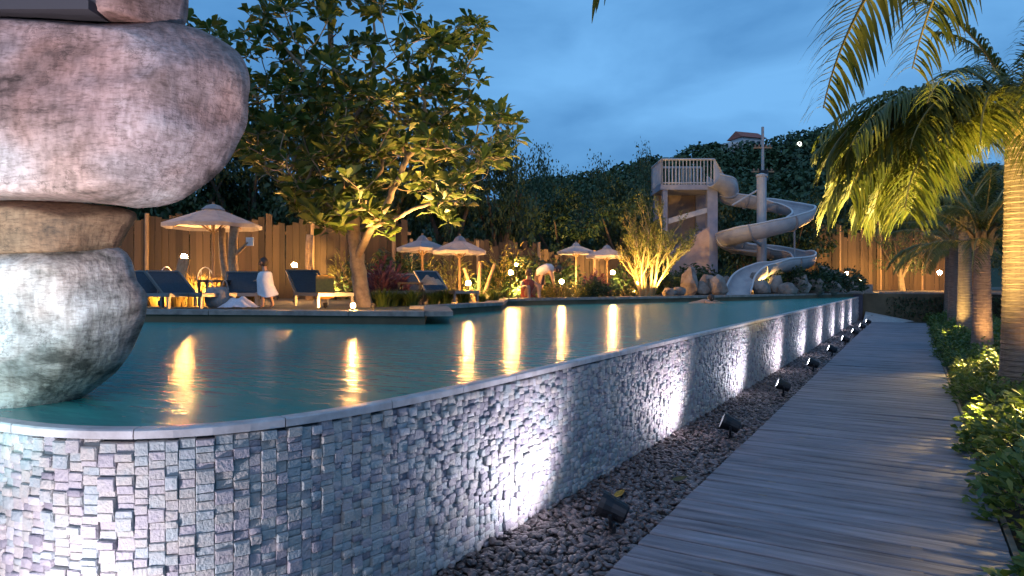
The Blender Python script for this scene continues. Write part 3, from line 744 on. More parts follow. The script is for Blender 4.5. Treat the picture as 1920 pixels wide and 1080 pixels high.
def uplight(loc, target, power, col, label, cone=90, group='small uplights hidden among the plants'):
    r = thing('uplight', label, 'uplight', loc, 0, group)
    aim = (Vector(target) - Vector(loc)).normalized(); M = aim.to_track_quat('Z', 'Y').to_matrix()
    MB().lathe([(.03, -.07), (.04, -.05), (.045, .02), (.038, .02), (.038, .005)], 10, (0, 0, .09), M).build('housing', M_darkmetal, r)
    MB().tube([(0, 0, .05), (0, 0, -.05)], .012, 6).build('stake', M_darkmetal, r)
    src = Vector(loc) + Vector((0, 0, .09)) + aim * .06
    spot('uplight_lamp', src, src + aim, power, col, math.radians(cone), 1.0, .04)
WARM = (1.0, .55, .17); YEL = (1.0, .70, .19)
uplight((.72, 9.9, 0), (-.3, 11.0, 3.2), 3000, YEL, 'uplight on the ground under the arching palm fronds', 110)
uplight((.66, 12.9, 0), (-.9, 12.0, 3.0), 1300, YEL, 'added uplight past the thick palm brightening its hanging fronds', 100)  # extra lamp added because the left fronds stayed dark
uplight((.66, 8.4, 0), (-1.3, 10.4, 2.9), 650, YEL, 'added uplight at the boardwalk edge brightening the frond tips', 80)  # also added, to brighten the outer fronds
uplight((1.75, 10.9, .0), (1.3, 11.6, 3), 110, WARM, 'uplight at the foot of the thick palm trunk', 90)
uplight((1.7, 16.6, 0), (1.3, 17.5, 2), 420, WARM, 'uplight at the foot of the short glowing palm', 100)
uplight((.75, 22.0, 0), (1.2, 23, 2.4), 420, YEL, 'uplight at the foot of the slim palm', 110)
uplight((1.75, 9.3, 1.0), (1.35, 8.5, .0), 900, YEL, 'added downlight over the bright bushy shrubs', 72)  # unseen lamp pointing down, added to brighten the bed shrubs
uplight((1.6, 14.6, .9), (1.3, 13.9, .0), 450, YEL, 'added downlight over the shrubs past the stone slab', 92)  # another added lamp filling light over the shrubs
uplight((1.9, 5.6, 1.0), (1.5, 5.0, .0), 300, YEL, 'added downlight over the broad-leaved shrub', 92)  # added nearer the lens to yellow the closest shrubs

# ------------------------------------------------------------------ far end of the boardwalk
bank = thing('retaining_bank', 'dark planted retaining bank with pale kerb ending the boardwalk', 'bank', (3, 33.9, 0))
MB().box((0.5, .1, .55), (9.4, .25, 1.14)).build('bank_face', mat('bank_dark', (.02, .022, .018), .95, (.04, .045, .03), scale=3, bump=.5), bank)
MB().box((0.5, .1, 1.155), (9.5, .4, .07)).build('kerb', M_stone, bank)
rg_ = np.random.default_rng(5); n = 2600
P = np.stack([rg_.uniform(-4, 4.8, n), -.06 + rg_.uniform(-.2, 0, n), rg_.uniform(.05, 1.02, n)], 1)
V, F, t_ = leaves(P, np.stack([rg_.normal(0, .6, n), -np.ones(n), rg_.normal(-.2, .5, n)], 1), .12, .06, rg_)
stuff(link('ivy', np_mesh('ivy', V, F, M_leaf_dark, t_), bank))
rp_ = MB().add([(-1.75, 31.6, -.04), (-.6, 31.55, -.04), (.1, 33.6, -.04), (-1.8, 33.6, -.04), (-1.7, 31.9, .24), (-1.0, 31.9, .2), (-.15, 33.6, .02), (-1.75, 33.6, .34)],
              [(0, 1, 5, 4), (1, 2, 6, 5), (2, 3, 7, 6), (3, 0, 4, 7), (4, 5, 6, 7)]).build('concrete_ramp', mat('pale_concrete', (.34, .33, .34), .8, (.45, .44, .44), scale=4, bump=.2))
tag(rp_, 'pale concrete ramp sloping up beside the slate pier', 'ramp')

# ------------------------------------------------------------------ lamps on the terrace
LAMPS = []
def lamp(px, py, d, label, r=.07, strength=None, base=ZT):
    p = GZ(px, py, d); t_ = thing('garden_lamp', label, 'lamp', (p.x, p.y, base), 0, 'warm garden lamps')
    r *= .72; h = max(p.z - base, r + .04)
    prof = [(r * math.sin(a), h - r * math.cos(a)) for a in [PI * i / 8 for i in range(1, 8)]]
    m = M_bulb if strength is None else mat('warm_bulb_%d' % strength, (1, .8, .5), .5, emit=(1, .46, .11), estr=strength * 5.2)
    MB().lathe(prof, 12).build('globe', m, t_, smooth=True)
    MB().lathe([(.05, 0), (.05, .02), (.018, .03), (.018, h - r * .96), (.045, h - r * .94), (.045, h - r * .86)], 10).build('post', M_darkmetal, t_)
    return t_
lamp(345, 482, 17.2, 'warm globe lamp glowing under the big umbrella by the leaning board', .11, 150)
lamp(552, 497, 17.0, 'warm globe lamp on a post in front of the plank fence', .09, 150)
lamp(662, 573, 11.2, 'low bright lamp at the water edge beside the broad-leaved tree', .055, 420)
lamp(808, 513, 17.0, 'thin post lamp under the lilac umbrella pair', .075, 170)
lamp(878, 531, 16.6, 'low lamp at the foot of the pale stakes', .085, 170)
lamp(958, 511, 19.5, 'globe lamp beside the seated red figure', .09, 150)
lamp(968, 496, 21.0, 'small lamp hanging in the lit bamboo', .06, 120)
lamp(1053, 528, 20.5, 'low lamp in the golden bush by the pool', .09, 170)
lamp(1149, 511, 23.5, 'lamp in front of the pale wall under the small umbrella', .10, 150)
lamp(1196, 531, 24.0, 'lamp behind the foot of the golden fan-shaped tree', .09, 150)
lamp(1588, 512, 36.0, 'upper lamp on the stepped wall by the timber fence', .13, 190)
lamp(1612, 527, 36.0, 'lower lamp on the stepped wall by the timber fence', .15, 190)
lamp(1762, 511, 40.0, 'lamp among the dark trunks behind the palms', .16, 170)

# ------------------------------------------------------------------ timber fences
def fence(name, label, a, b, h, bw_, seed, hv=.12, base=ZT):
    t_ = thing(name, label, 'fence', (a.x, a.y, base)); rr = random.Random(seed)
    dv = Vector((b.x - a.x, b.y - a.y, 0)); ln = dv.length; dv.normalize(); ang = math.atan2(dv.y, dv.x); n = int(ln / bw_)
    me = [MB().box((0, 0, .5), (1, .03, 1)).mesh('board', M_fence), MB().add([(-.5, -.015, 0), (.5, -.015, 0), (.5, .015, 0), (-.5, .015, 0), (-.48, -.015, 1), (.46, -.015, .985), (.46, .015, .985), (-.48, .015, 1)], [(3, 2, 1, 0), (4, 5, 6, 7), (0, 1, 5, 4), (1, 2, 6, 5), (2, 3, 7, 6), (3, 0, 4, 7)]).mesh('board', M_fence)]
    for k in range(n):
        p = dv * ((k + .5) * bw_); nb = Vector((dv.y, -dv.x, 0)) * rr.uniform(-.02, .02)
        link('board', me[k % 2], t_, p + nb, (0, rr.uniform(-.012, .012), ang), (bw_ * rr.uniform(.94, .995), 1, h * (1 + rr.uniform(-hv, hv * .6))))
    for zz in (.35, h * .8):
        MB().box(dv * (ln / 2) + Vector((-dv.y, dv.x, 0)) * .06 + Vector((0, 0, zz)), (ln, .05, .09), rotz(ang)).build('rail', M_wood, t_)
    for k in range(int(ln / 2.4) + 1):
        MB().tube([dv * (k * 2.4) + Vector((dv.y, -dv.x, 0)) * .07, dv * (k * 2.4) + Vector((dv.y, -dv.x, 0)) * .07 + Vector((0, 0, h * 1.03))], .06, 8).build('post', M_wood, t_)
    return t_
fence('plank_fence', 'tall weathered plank fence behind the big umbrella', G(120, 20.0), G(770, 20.5), 2.45, .2, 1)
fence('plank_fence', 'plank fence glowing behind the lilac umbrella pair', G(770, 23.0), G(1010, 25.0), 1.9, .19, 2)
fence('plank_fence', 'pale plank screen behind the two small umbrellas', G(1010, 27.0), G(1260, 29.0), 1.75, .22, 3)
fence('timber_fence', 'tall orange-lit timber fence beyond the end of the boardwalk', G(1500, 44), G(1860, 42), 4.0, .24, 4, .16)

# ------------------------------------------------------------------ background trees
def crown_mesh(name, seed, nclump, nleaf, m, ls=.22, shape=(1, 1, 1)):
    rg = np.random.default_rng(seed); parts = []
    for c in range(nclump):
        u = unit(rg.normal(size=(1, 3)))[0] * rg.uniform(.35, 1.02); u[2] = u[2] * .85 + .05
        r = rg.uniform(.13, .34)
        d_ = unit(rg.normal(size=(nleaf, 3))); P = u + d_ * r * rg.uniform(.35, 1.05, (nleaf, 1)) * [1.15, 1.15, .8]
        tg_ = np.cross(d_, rg.normal(size=(nleaf, 3)))
        parts.append(leaves(P, d_ * .35 + tg_ + rg.normal(0, .35, (nleaf, 3)) + [0, 0, -.2], ls * rg.uniform(.5, 1.2, nleaf), ls * .48 * rg.uniform(.7, 1.2, nleaf), rg))
    V, F, t_ = merge(parts)
    return np_mesh(name, V, F, m, t_)
CROWNS = [crown_mesh('crown', s_, 46, 130, M_leaf_dark, .1) for s_ in (21, 22, 23)] + [crown_mesh('crown', 24, 30, 75, M_leaf_dark, .085)]
def tree(px, d, top_py, halfw_px, label, var, low=None, base=ZT, name='broadleaf_tree'):
    p = G(px, d, base); zt = H + (HZ - top_py) / FPX * d; rx_ = halfw_px / FPX * d
    zl = base + .2 if low is None else low
    t_ = thing(name, label, 'tree', p, random.uniform(0, 6.28), 'trees massed behind the terrace')
    hc = (zt - zl) / 2
    link('crown', CROWNS[var], t_, (0, 0, zl - base + hc), (0, 0, 0), (rx_ / 1.15, rx_ / 1.15, hc / 1.1))
    r = .1 + .02 * (zt - base)
    mb = MB().tube([(0, 0, -.1), (.06, .03, (zl - base) * .6), (-.04, .05, zl - base + hc * .4), (.05, 0, zl - base + hc)], [r * 1.3, r, r * .7, r * .3], 8)
    for k in range(5):
        a = k * 1.26; mb.tube([(0, .02, zl - base + hc * .2), (rx_ * .3 * math.cos(a), rx_ * .3 * math.sin(a), zl - base + hc * .7), (rx_ * .6 * math.cos(a), rx_ * .6 * math.sin(a), zl - base + hc * 1.15)], [r * .5, r * .35, r * .12], 6)
    mb.build('trunk', M_darkbark, t_)
    return t_
dk = 'dark bushy tree in the mass behind the plank fence'
for a in ((180, 24, 200, 170, 0, 'dark tree mostly hidden by the stone sculpture'), (330, 25, 170, 150, 1, 'dark tree behind the fence and the wire chairs'), (470, 26, 140, 150, 2, 'dark tree behind the fence and the large umbrella'), (600, 26, 130, 140, 0, 'dark tree behind the fence and the upright log post'), (720, 26, 150, 140, 1, 'dark tree straight behind the broad-leaved tree'), (840, 26, 190, 95, 2, 'dark tree behind the lilac umbrella pair'), (935, 27, 225, 80, 0, 'dark tree behind the pale stakes')):
    tree(*a[:4], a[5], a[4])
dk2 = 'dark feathery tree rising behind the small umbrellas'
for a in ((1000, 33, 236, 75, 3, 'feathery dark tree behind the bending person'), (1078, 34, 285, 60, 3, 'feathery dark tree high behind the first small umbrella'), (1140, 33, 262, 70, 3, 'dense dark tree high behind the umbrella by the fan-shaped tree'), (1215, 34, 238, 58, 3, 'feathery dark tree towering behind the golden fan-shaped tree'), (1055, 29, 325, 95, 2, 'lower rounded dark tree just behind the plank screen'), (1165, 30, 318, 80, 0, 'lower dark tree between plank screen and fan-shaped tree')):
    tree(*a[:4], a[5], a[4])
dk3 = 'dark round tree behind the water slide'
for a in ((1290, 42, 320, 90, 0, 'dark round tree behind the slide tower'), (1390, 44, 335, 90, 1, 'dark round tree between the tower and the slide column'), (1480, 43, 345, 90, 2, 'dark round tree behind the outer bend of the slide'), (1570, 46, 330, 80, 0, 'dark round tree behind the stepped wall')):
    tree(*a[:4], a[5], a[4])
dk4 = 'dark tree behind the timber fence and palms'
for a in ((1640, 48, 350, 90, 1, 'dark tree above the lamps by the timber fence'), (1730, 47, 330, 100, 2, 'dark tree behind the hanging palm fronds'), (1830, 46, 300, 110, 0, 'dark tree behind the short glowing palm'), (1930, 44, 260, 120, 1, 'tall dark tree behind the thick palm trunk'), (1690, 41, 395, 60, 3, 'small loose tree in front of the timber fence'), (1905, 33, 380, 70, 3, 'small loose tree just behind the thick palm trunk')):
    tree(*a[:4], a[5], a[4])
# understory shrubs along the fence
SHR = [bush_mesh('foliage', 700, .8, .95, .2, .085, M_leaf_dark, s_) for s_ in (31, 32)] + [bush_mesh('foliage', 520, .6, .6, .16, .06, M_leaf_gold, 33)]
SST = stems_mesh(12, .6, .7, 9)
for i, (px, d, s_) in enumerate(((700, 19.6, 1.1), (745, 19.8, 1.3), (950, 21.6, 1.2), (985, 22, 1.3), (1015, 23, 1.2), (925, 21, .9), (1040, 27, 1.3), (1185, 26.5, 1.1), (1270, 27.5, 1.2), (1330, 28.2, .9), (1255, 26, .8))):
    bush(G(px, d, ZT), SHR[i % 2], SST, s_, 'leafy dark shrub at the foot of the fence behind the umbrellas', 'shrubs along the terrace fence')

# ------------------------------------------------------------------ wooded hill with a house
prof = [(-500, 350), (0, 350), (400, 350), (700, 350), (900, 345), (1000, 340), (1120, 325), (1230, 292), (1320, 274), (1400, 268), (1480, 254), (1560, 240), (1640, 250), (1800, 270), (2100, 300), (2500, 340)]
HD = 150.0
V = []; F = []; cols = len(prof)
for j, (dd, k) in enumerate(((75, 0.0), (95, .25), (115, .55), (135, .85), (150, 1.0), (175, .9), (230, .2))):
    for (px, py) in prof:
        z = ZT - .2 + (H + (HZ - py) / FPX * HD - ZT - 3.5) * k
        V.append(tuple(G(px, dd, z)))
for j in range(6):
    for i in range(cols - 1): F.append((j * cols + i, j * cols + i + 1, (j + 1) * cols + i + 1, (j + 1) * cols + i))
struct(MB().add(V, F).build('hill', mat('hill_ground', (.02, .035, .018), .95, (.03, .05, .025), scale=.2, coord='Position'), smooth=True))
rg = np.random.default_rng(8); parts = []
hp = np.array([q[0] for q in prof]); hy = np.array([q[1] for q in prof])
for c in range(520):
    px = rg.uniform(0, 1760) if c < 150 else rg.uniform(960, 1760); dd = rg.uniform(78, 152)
    k = np.interp(dd, [75, 95, 115, 135, 150], [0, .25, .55, .85, 1.0]); py = np.interp(px, hp, hy)
    z = ZT + (H + (HZ - py) / FPX * HD - ZT - 3.5) * k
    r = rg.uniform(2.0, 4.4); nl = 150
    d_ = unit(rg.normal(size=(nl, 3))); d_[:, 2] = np.abs(d_[:, 2]) * .9 - .15
    c0 = np.array(G(px, dd, z + r * .4)); P = c0 + d_ * r * rg.uniform(.7, 1.05, (nl, 1)) * [1, 1, .85]
    V_, F_, t_ = leaves(P, np.cross(d_, rg.normal(size=(nl, 3))) + d_ * .25, r * .26, r * .17, rg); t_ = t_ * .4 + .6 * rg.random(); parts.append((V_, F_, t_))
V, F, t_ = merge(parts)
stuff(tag(link('hill_forest', np_mesh('hill_forest', V, F, mat('forest_leaf', (.018, .05, .022), .7, (.05, .10, .04), attr='tint'), t_)), 'dense dark green forest covering the far hill', 'forest'))
hb = GZ(1400, 284, 146)
house = thing('hill_house', 'white house with red tiled roof on top of the wooded hill', 'house', hb, YAW + .35)
MB().box((0, 0, 1.0), (5.2, 4, 3.2)).build('wall', M_white, house)
M_roof = mat('red_roof', (.22, .07, .05), .8, (.30, .10, .07), scale=2)
MB().add([(-3.2, -2.6, 2.5), (3.2, -2.6, 2.5), (3.2, 2.6, 2.5), (-3.2, 2.6, 2.5), (-2.9, 0, 4.1), (2.9, 0, 4.1)], [(3, 2, 1, 0), (0, 1, 5, 4), (2, 3, 4, 5), (1, 2, 5), (3, 0, 4)]).build('roof', M_roof, house)
MB().box((-4.0, .4, .4), (2.4, 3, 2.2)).build('annexe', M_white, house)
for k in (-1.5, 0, 1.5): MB().box((k, -2.02, 1.4), (.8, .06, 1.0)).build('window', mat('dark_pane', (.02, .03, .04), .2), house)
p = GZ(1499, 270, 130)
lt_ = thing('hill_lamp', 'white street lamp shining on the wooded hill', 'lamp', (p.x, p.y, p.z - 5))
MB().lathe([(.05, 4.55), (.3, 4.7), (.42, 5.0), (.3, 5.3), (.05, 5.45)], 10).build('globe', mat('white_bulb', (1, 1, 1), .5, emit=(1, .97, .85), estr=3), lt_)
MB().tube([(0, 0, -3), (0, 0, 4.6)], .09, 6).build('post', M_darkmetal, lt_)
b0 = G(1430, 46, ZT); up = thing('utility_pole', 'slim grey mast with short cross arms behind the water slide', 'pole', b0)
zt = H + (HZ - 238) / FPX * 46 - ZT
MB().tube([(0, 0, -.2), (0, 0, zt)], [.14, .09], 8).build('mast', mat('pole_grey', (.32, .33, .35), .7), up)
for (py, hw) in ((277, .62), (322, .75)):
    z = H + (HZ - py) / FPX * 46 - ZT
    MB().box((0, 0, z), (2 * hw, .1, .1), rotz(YAW)).build('cross_arm', M_wood, up)
    for q in (-.8, -.4, .4, .8): MB().lathe([(.04, 0), (.06, .05), (.04, .16)], 8, (q * hw * CS, q * hw * SN, z + .05)).build('insulator', mat('insulator', (.25, .12, .08), .4), up)
MB().box((.1, -.1, H + (HZ - 330) / FPX * 46 - ZT), (.5, .4, .7)).build('transformer', M_darkmetal, up)

# ------------------------------------------------------------------ broad-leaved tree on the terrace
FD = 13.4
fb = G(688, FD, ZT)
frang = thing('broad_leaved_tree', 'spreading tree with pale branches and rosettes of large leaves lit from below', 'tree', fb)
rg = random.Random(19)
nodes = []          # (pos, radius)
def limb(pix, r0, r1, name='branch'):
    pts = catmull([GZ(a, b_, d) for a, b_, d in pix], 5); n = len(pts)
    rad = [r0 + (r1 - r0) * i / (n - 1) for i in range(n)]
    pts = [p + Vector((rg.uniform(-.02, .02), rg.uniform(-.02, .02), rg.uniform(-.02, .02))) for p in pts]
    MB().tube(pts, rad, 8).build(name, M_bark, frang, world=True, smooth=True)
    for p, r in zip(pts, rad): nodes.append((p, r))
limb([(688, 585, 13.4), (676, 530, 13.4), (668, 480, 13.4), (664, 430, 13.5), (662, 380, 13.6), (655, 300, 13.8), (640, 200, 13.9), (622, 90, 14.0), (612, -20, 14.1)], .17, .045, 'trunk')
limb([(668, 490, 13.4), (690, 440, 13.1), (720, 390, 12.9), (745, 340, 12.8), (765, 295, 12.8), (795, 258, 12.8), (800, 215, 12.9), (793, 170, 13.0), (815, 110, 13.1)], .085, .022)
limb([(765, 295, 12.8), (752, 262, 12.9), (758, 232, 13.0), (730, 205, 13.2)], .04, .018)
limb([(700, 425, 13.05), (745, 410, 12.6), (785, 388, 12.3), (830, 378, 12.1), (858, 378, 12.0)], .045, .018)
limb([(800, 250, 12.8), (850, 280, 12.6), (900, 290, 12.5)], .032, .014)
limb([(664, 440, 13.5), (630, 400, 13.1), (600, 372, 12.8), (580, 350, 12.6)], .05, .018)
limb([(662, 400, 13.5), (700, 340, 13.8), (718, 310, 13.9), (705, 290, 14.0), (680, 282, 14.1)], .05, .018)
limb([(655, 300, 13.8), (600, 285, 13.6), (560, 275, 13.5), (520, 235, 13.4), (470, 170, 13.3)], .05, .018)
limb([(560, 275, 13.5), (545, 320, 13.3), (520, 350, 13.1)], .03, .014)
limb([(650, 250, 13.8), (690, 170, 14.1), (702, 90, 14.2), (700, 20, 14.2)], .05, .02)
limb([(640, 220, 13.9), (580, 140, 13.7), (535, 90, 13.6), (500, 40, 13.5)], .045, .018)
limb([(600, 285, 13.6), (560, 370, 13.0), (545, 400, 12.9)], .03, .014)
limb([(800, 180, 13.0), (860, 150, 12.9), (900, 80, 12.8)], .03, .014)
limb([(720, 390, 12.9), (640, 395, 12.4), (610, 420, 12.2)], .03, .014)
def inside(x, y, poly):
    c = False; j = len(poly) - 1
    for i in range(len(poly)):
        if (poly[i][1] > y) != (poly[j][1] > y) and x < (poly[j][0] - poly[i][0]) * (y - poly[i][1]) / (poly[j][1] - poly[i][1]) + poly[i][0]: c = not c
        j = i
    return c
cpoly = [(330, 30), (400, 40), (440, 70), (480, -60), (760, -60), (800, 40), (905, 40), (930, 90), (900, 140), (930, 190), (985, 215), (960, 290), (900, 330), (870, 390), (820, 400), (760, 360), (720, 420), (690, 400), (650, 440), (600, 430), (560, 400), (500, 330), (460, 300), (400, 260), (330, 200)]
tips = []
tries = 0
while len(tips) < 520 and tries < 20000:
    tries += 1
    x, y = rg.uniform(320, 990), rg.uniform(-60, 445)
    if not inside(x, y, cpoly): continue
    if y < 130 and rg.random() < .35: continue
    d = rg.uniform(11.8, 15.4); p = GZ(x, y, d)
    if any((p - q).length < .23 for q in tips): continue
    tips.append(p)
tips.sort(key=lambda p: min((p - q[0]).length for q in nodes))
twigs = MB()
for p in tips:
    bq = min(nodes, key=lambda q: (p - q[0]).length + max(0, (q[0].z - p.z)) * .7)
    a = bq[0]; v = p - a
    mid = a + v * .5 + Vector((rg.uniform(-.1, .1), rg.uniform(-.1, .1), -.10 * v.length + rg.uniform(-.05, .08)))
    pts = catmull([a, mid, p], 4); r0 = min(bq[1] * .7, .03); rr_ = [r0 + (.013 - r0) * i / (len(pts) - 1) for i in range(len(pts))]
    twigs.tube(pts, rr_, 5, cap=False)
    for q, r in list(zip(pts, rr_))[2:]: nodes.append((q, r))
stuff(twigs.build('twigs', M_bark, frang, world=True, smooth=True))
# rosettes
rgn = np.random.default_rng(77)
tipsn = np.array([list(p) for p in tips] + [list(p + Vector((rg.uniform(-.25, .25), rg.uniform(-.25, .25), rg.uniform(-.3, .05)))) for p in tips[:70]])
nl = 12
Pn = np.repeat(tipsn, nl, 0); nt_ = len(Pn)
az = rgn.uniform(0, 2 * PI, nt_); el = rgn.uniform(-.25, 1.15, nt_)
U = np.stack([np.cos(az) * np.cos(el), np.sin(az) * np.cos(el), np.sin(el)], 1)
Pn = Pn + U * .03 + rgn.normal(0, .02, (nt_, 3))
Lg = rgn.uniform(.2, .38, nt_); Wd = Lg * rgn.uniform(.38, .48, nt_)
dcam = Pn @ np.array([-SN, CS, 0]); pxx = 960 + FPX * (Pn @ np.array([CS, SN, 0])) / dcam; pyy = HZ - FPX * (Pn[:, 2] - H) / dcam
seen = (pxx > 480) & (pyy > 5) & (dcam < 13.4)
order = np.argsort(np.where(seen, dcam - Lg * 6, 99))[:300]
crown_rest = np.setdiff1d(np.arange(nt_), order)
V, F, t_ = leaves(Pn[crown_rest] - np.array(fb), U[crown_rest], Lg[crown_rest], Wd[crown_rest], rgn, droop=.2)
crown = stuff(link('crown', np_mesh('crown', V, F, M_leaf_big, t_), frang))
big_leaf = []
for k in range(4):
    lv, lf, lt = leaves(np.zeros((1, 3)), np.array([[1.0, 0, 0]]), 1.0, .43, np.random.default_rng(k), droop=.12)
    big_leaf.append(np_mesh('leaf', lv, lf, M_leaf_big, np.full(5, .15 + .22 * k)))
for i in order:
    u = Vector(U[i]); o = link('leaf', big_leaf[i % 4], frang, Vector(Pn[i]) - fb, u.to_track_quat('X', 'Z').to_euler(), float(Lg[i]))
uplight(G(700, 12.0, ZT), GZ(770, 250, 12.4), 1000, WARM, 'uplight at the water edge aimed into the broad-leaved tree', 100)
uplight(G(610, 12.7, ZT), GZ(580, 280, 12.6), 850, WARM, 'uplight under the left limbs of the broad-leaved tree', 100)
uplight(G(790, 13.0, ZT), GZ(850, 230, 12.8), 1050, WARM, 'uplight under the right limbs of the broad-leaved tree', 100)
uplight(G(450, 14.5, ZT), GZ(480, 180, 13.6), 1100, WARM, 'uplight between the loungers aimed at the high left limbs', 90)

# ------------------------------------------------------------------ golden fan-shaped tree
gb_ = G(1214, 23.2, ZT)
fan = thing('fan_shaped_tree', 'many-stemmed fan-shaped tree glowing gold beside the slide tower', 'tree', gb_)
rg = random.Random(3); LP = []; LU = []
def shoot(p, d, ln, r, lvl, mb):
    pts = [p]; q = p.copy(); dd = d.copy()
    for k in range(5):
        dd = (dd + Vector((rg.uniform(-.16, .16), rg.uniform(-.16, .16), rg.uniform(-.06, .16)))).normalized(); q = q + dd * ln / 5; pts.append(q.copy())
        if lvl > 0:
            for _ in range(3 if lvl == 2 else 7): LP.append(tuple(q + Vector((rg.uniform(-.06, .06), rg.uniform(-.06, .06), rg.uniform(-.06, .06))))); LU.append(tuple(dd + Vector((rg.uniform(-.8, .8), rg.uniform(-.8, .8), rg.uniform(-.4, .8)))))
    mb.tube(pts, [r * (1 - .75 * i / 5) for i in range(6)], 5)
    if lvl < 3:
        for k in range(3 if lvl == 0 else 2):
            i = rg.choice((2, 3, 4)); a = rg.uniform(0, 6.28)
            nd = (dd + Vector((math.cos(a) * .5, math.sin(a) * .5, .1))).normalized()
            shoot(pts[i], nd, ln * rg.uniform(.5, .75), r * .55, lvl + 1, mb)
for k in range(15):
    a = 2 * PI * k / 15 + rg.uniform(-.2, .2); sp = rg.uniform(.12, .62)
    mb = MB(); d = Vector((math.cos(a) * sp, math.sin(a) * sp, 1)).normalized()
    shoot(Vector((math.cos(a) * .16, math.sin(a) * .16, -.05)), d, rg.uniform(1.3, 2.0), rg.uniform(.035, .06), 0, mb)
    mb.build('stem', mat('fan_bark', (.30, .20, .09), .75, (.45, .32, .16), scale=9, bump=.3), fan)
V, F, t_ = leaves(np.array(LP), np.array(LU), RNG.uniform(.06, .12, len(LP)), .035)
stuff(link('crown', np_mesh('crown', V, F, M_leaf_gold, t_), fan))
uplight(G(1190, 22.4, ZT), GZ(1215, 450, 23.2), 480, YEL, 'uplight before the golden fan-shaped tree', 110)
uplight(G(1240, 22.5, ZT), GZ(1240, 430, 23.2), 420, YEL, 'uplight on the slide side of the golden fan-shaped tree', 110)

# ------------------------------------------------------------------ water slide and tower
M_flume = mat('flume_fibreglass', (.30, .31, .35), .4, (.40, .40, .42), scale=3, coord='Position')
M_tow = mat('tower_render', (.18, .20, .27), .75, (.25, .26, .33), scale=3, bump=.15, coord='Position')
M_pink = mat('stair_wall_render', (.30, .22, .21), .8, (.38, .29, .27), scale=3, bump=.15, coord='Position')
C = G(1428, 29.0, 0)
def hel(phi, z, r=1.55):
    a = math.radians(phi); return C + RIGHT * (r * math.cos(a)) + FWD * (r * math.sin(a)) + Vector((0, 0, z))
def zp(py, d): return H + (HZ - py) / FPX * d
path = [GZ(1335, 338, 29.6), GZ(1362, 352, 29.9), hel(125, zp(370, 30.3), 1.75), hel(90, zp(378, 30.5)), hel(50, zp(386, 30.2), 1.7), hel(15, zp(395, 29.4), 1.72), hel(-20, zp(404, 28.5), 1.7), hel(-60, zp(417, 27.6), 1.55), hel(-100, zp(430, 27.4), 1.5), hel(-140, zp(442, 28), 1.5), hel(-180, zp(450, 29), 1.45), hel(-220, zp(458, 30), 1.45), hel(-265, zp(466, 30.5), 1.5), hel(-310, zp(474, 30.1), 1.65), hel(-345, zp(482, 29.3), 1.75), hel(-372, zp(490, 28.5), 1.75), GZ(1470, 498, 27.4), GZ(1428, 507, 26.9), GZ(1400, 523, 26.5), GZ(1387, 545, 26.0), GZ(1384, 557, 25.3)]
slide = thing('water_slide', 'pale spiral water slide flume winding down into the pool', 'water slide', G(1428, 29.0, ZT))
pp = catmull(path, 7)
RS = .46
ang = [math.radians(-98 + 196 * i / 14) for i in range(15)]
rings = []
for i, p in enumerate(pp):
    tg = (pp[min(i + 1, len(pp) - 1)] - pp[max(i - 1, 0)]).normalized(); sd_ = tg.cross(Vector((0, 0, 1))).normalized(); up_ = sd_.cross(tg)
    t1 = (pp[min(i + 4, len(pp) - 1)] - p); bank_ = 0
    if t1.length > .1: bank_ = max(-.35, min(.35, t1.normalized().dot(sd_) * .9))
    ru = (up_ + sd_ * bank_).normalized(); rs = tg.cross(ru).normalized()
    outer = [p + rs * (RS * math.sin(a)) - ru * (RS * math.cos(a)) + ru * RS * .35 for a in ang]
    inner = [p + rs * ((RS - .045) * math.sin(a)) - ru * ((RS - .045) * math.cos(a)) + ru * RS * .35 for a in ang]
    rings.append(outer + inner[::-1])
nr_ = len(rings[0]); SEG = 10
for s0 in range(0, len(rings) - 1, SEG):
    e0 = min(s0 + SEG, len(rings) - 1); V = []; F = []
    for i in range(s0, e0 + 1): V += rings[i]
    m_ = e0 - s0
    for j in range(m_):
        for k in range(nr_): F.append((j * nr_ + k, j * nr_ + (k + 1) % nr_, (j + 1) * nr_ + (k + 1) % nr_, (j + 1) * nr_ + k))
    F.append(tuple(range(nr_ - 1, -1, -1))); F.append(tuple(m_ * nr_ + k for k in range(nr_)))
    o = MB().add(V, F).build('flume_section', M_flume, slide, world=True)
    bm = bmesh.new(); bm.from_mesh(o.data); bmesh.ops.recalc_face_normals(bm, faces=bm.faces[:]); bm.to_mesh(o.data); bm.free()
    if s0 > 0:
        q_ = rings[s0]; pc = pp[s0]; V = []; F = []
        tg = (pp[s0 + 1] - pp[s0 - 1]).normalized()
        for off_ in (-.03, .03):
            for k in range(15): V.append(q_[k] + tg * off_)
            for k in range(15): V.append(q_[k] + (q_[k] - (q_[0] + q_[14]) / 2).normalized() * .055 + tg * off_)
        for k in range(14): F += [(15 + k, 16 + k, 46 + k, 45 + k), (k, k + 1, 16 + k, 15 + k), (30 + k + 1, 30 + k, 45 + k, 46 + k)]
        MB().add(V, F).build('flange', mat('flange_grey', (.24, .25, .28), .5), slide, world=True)
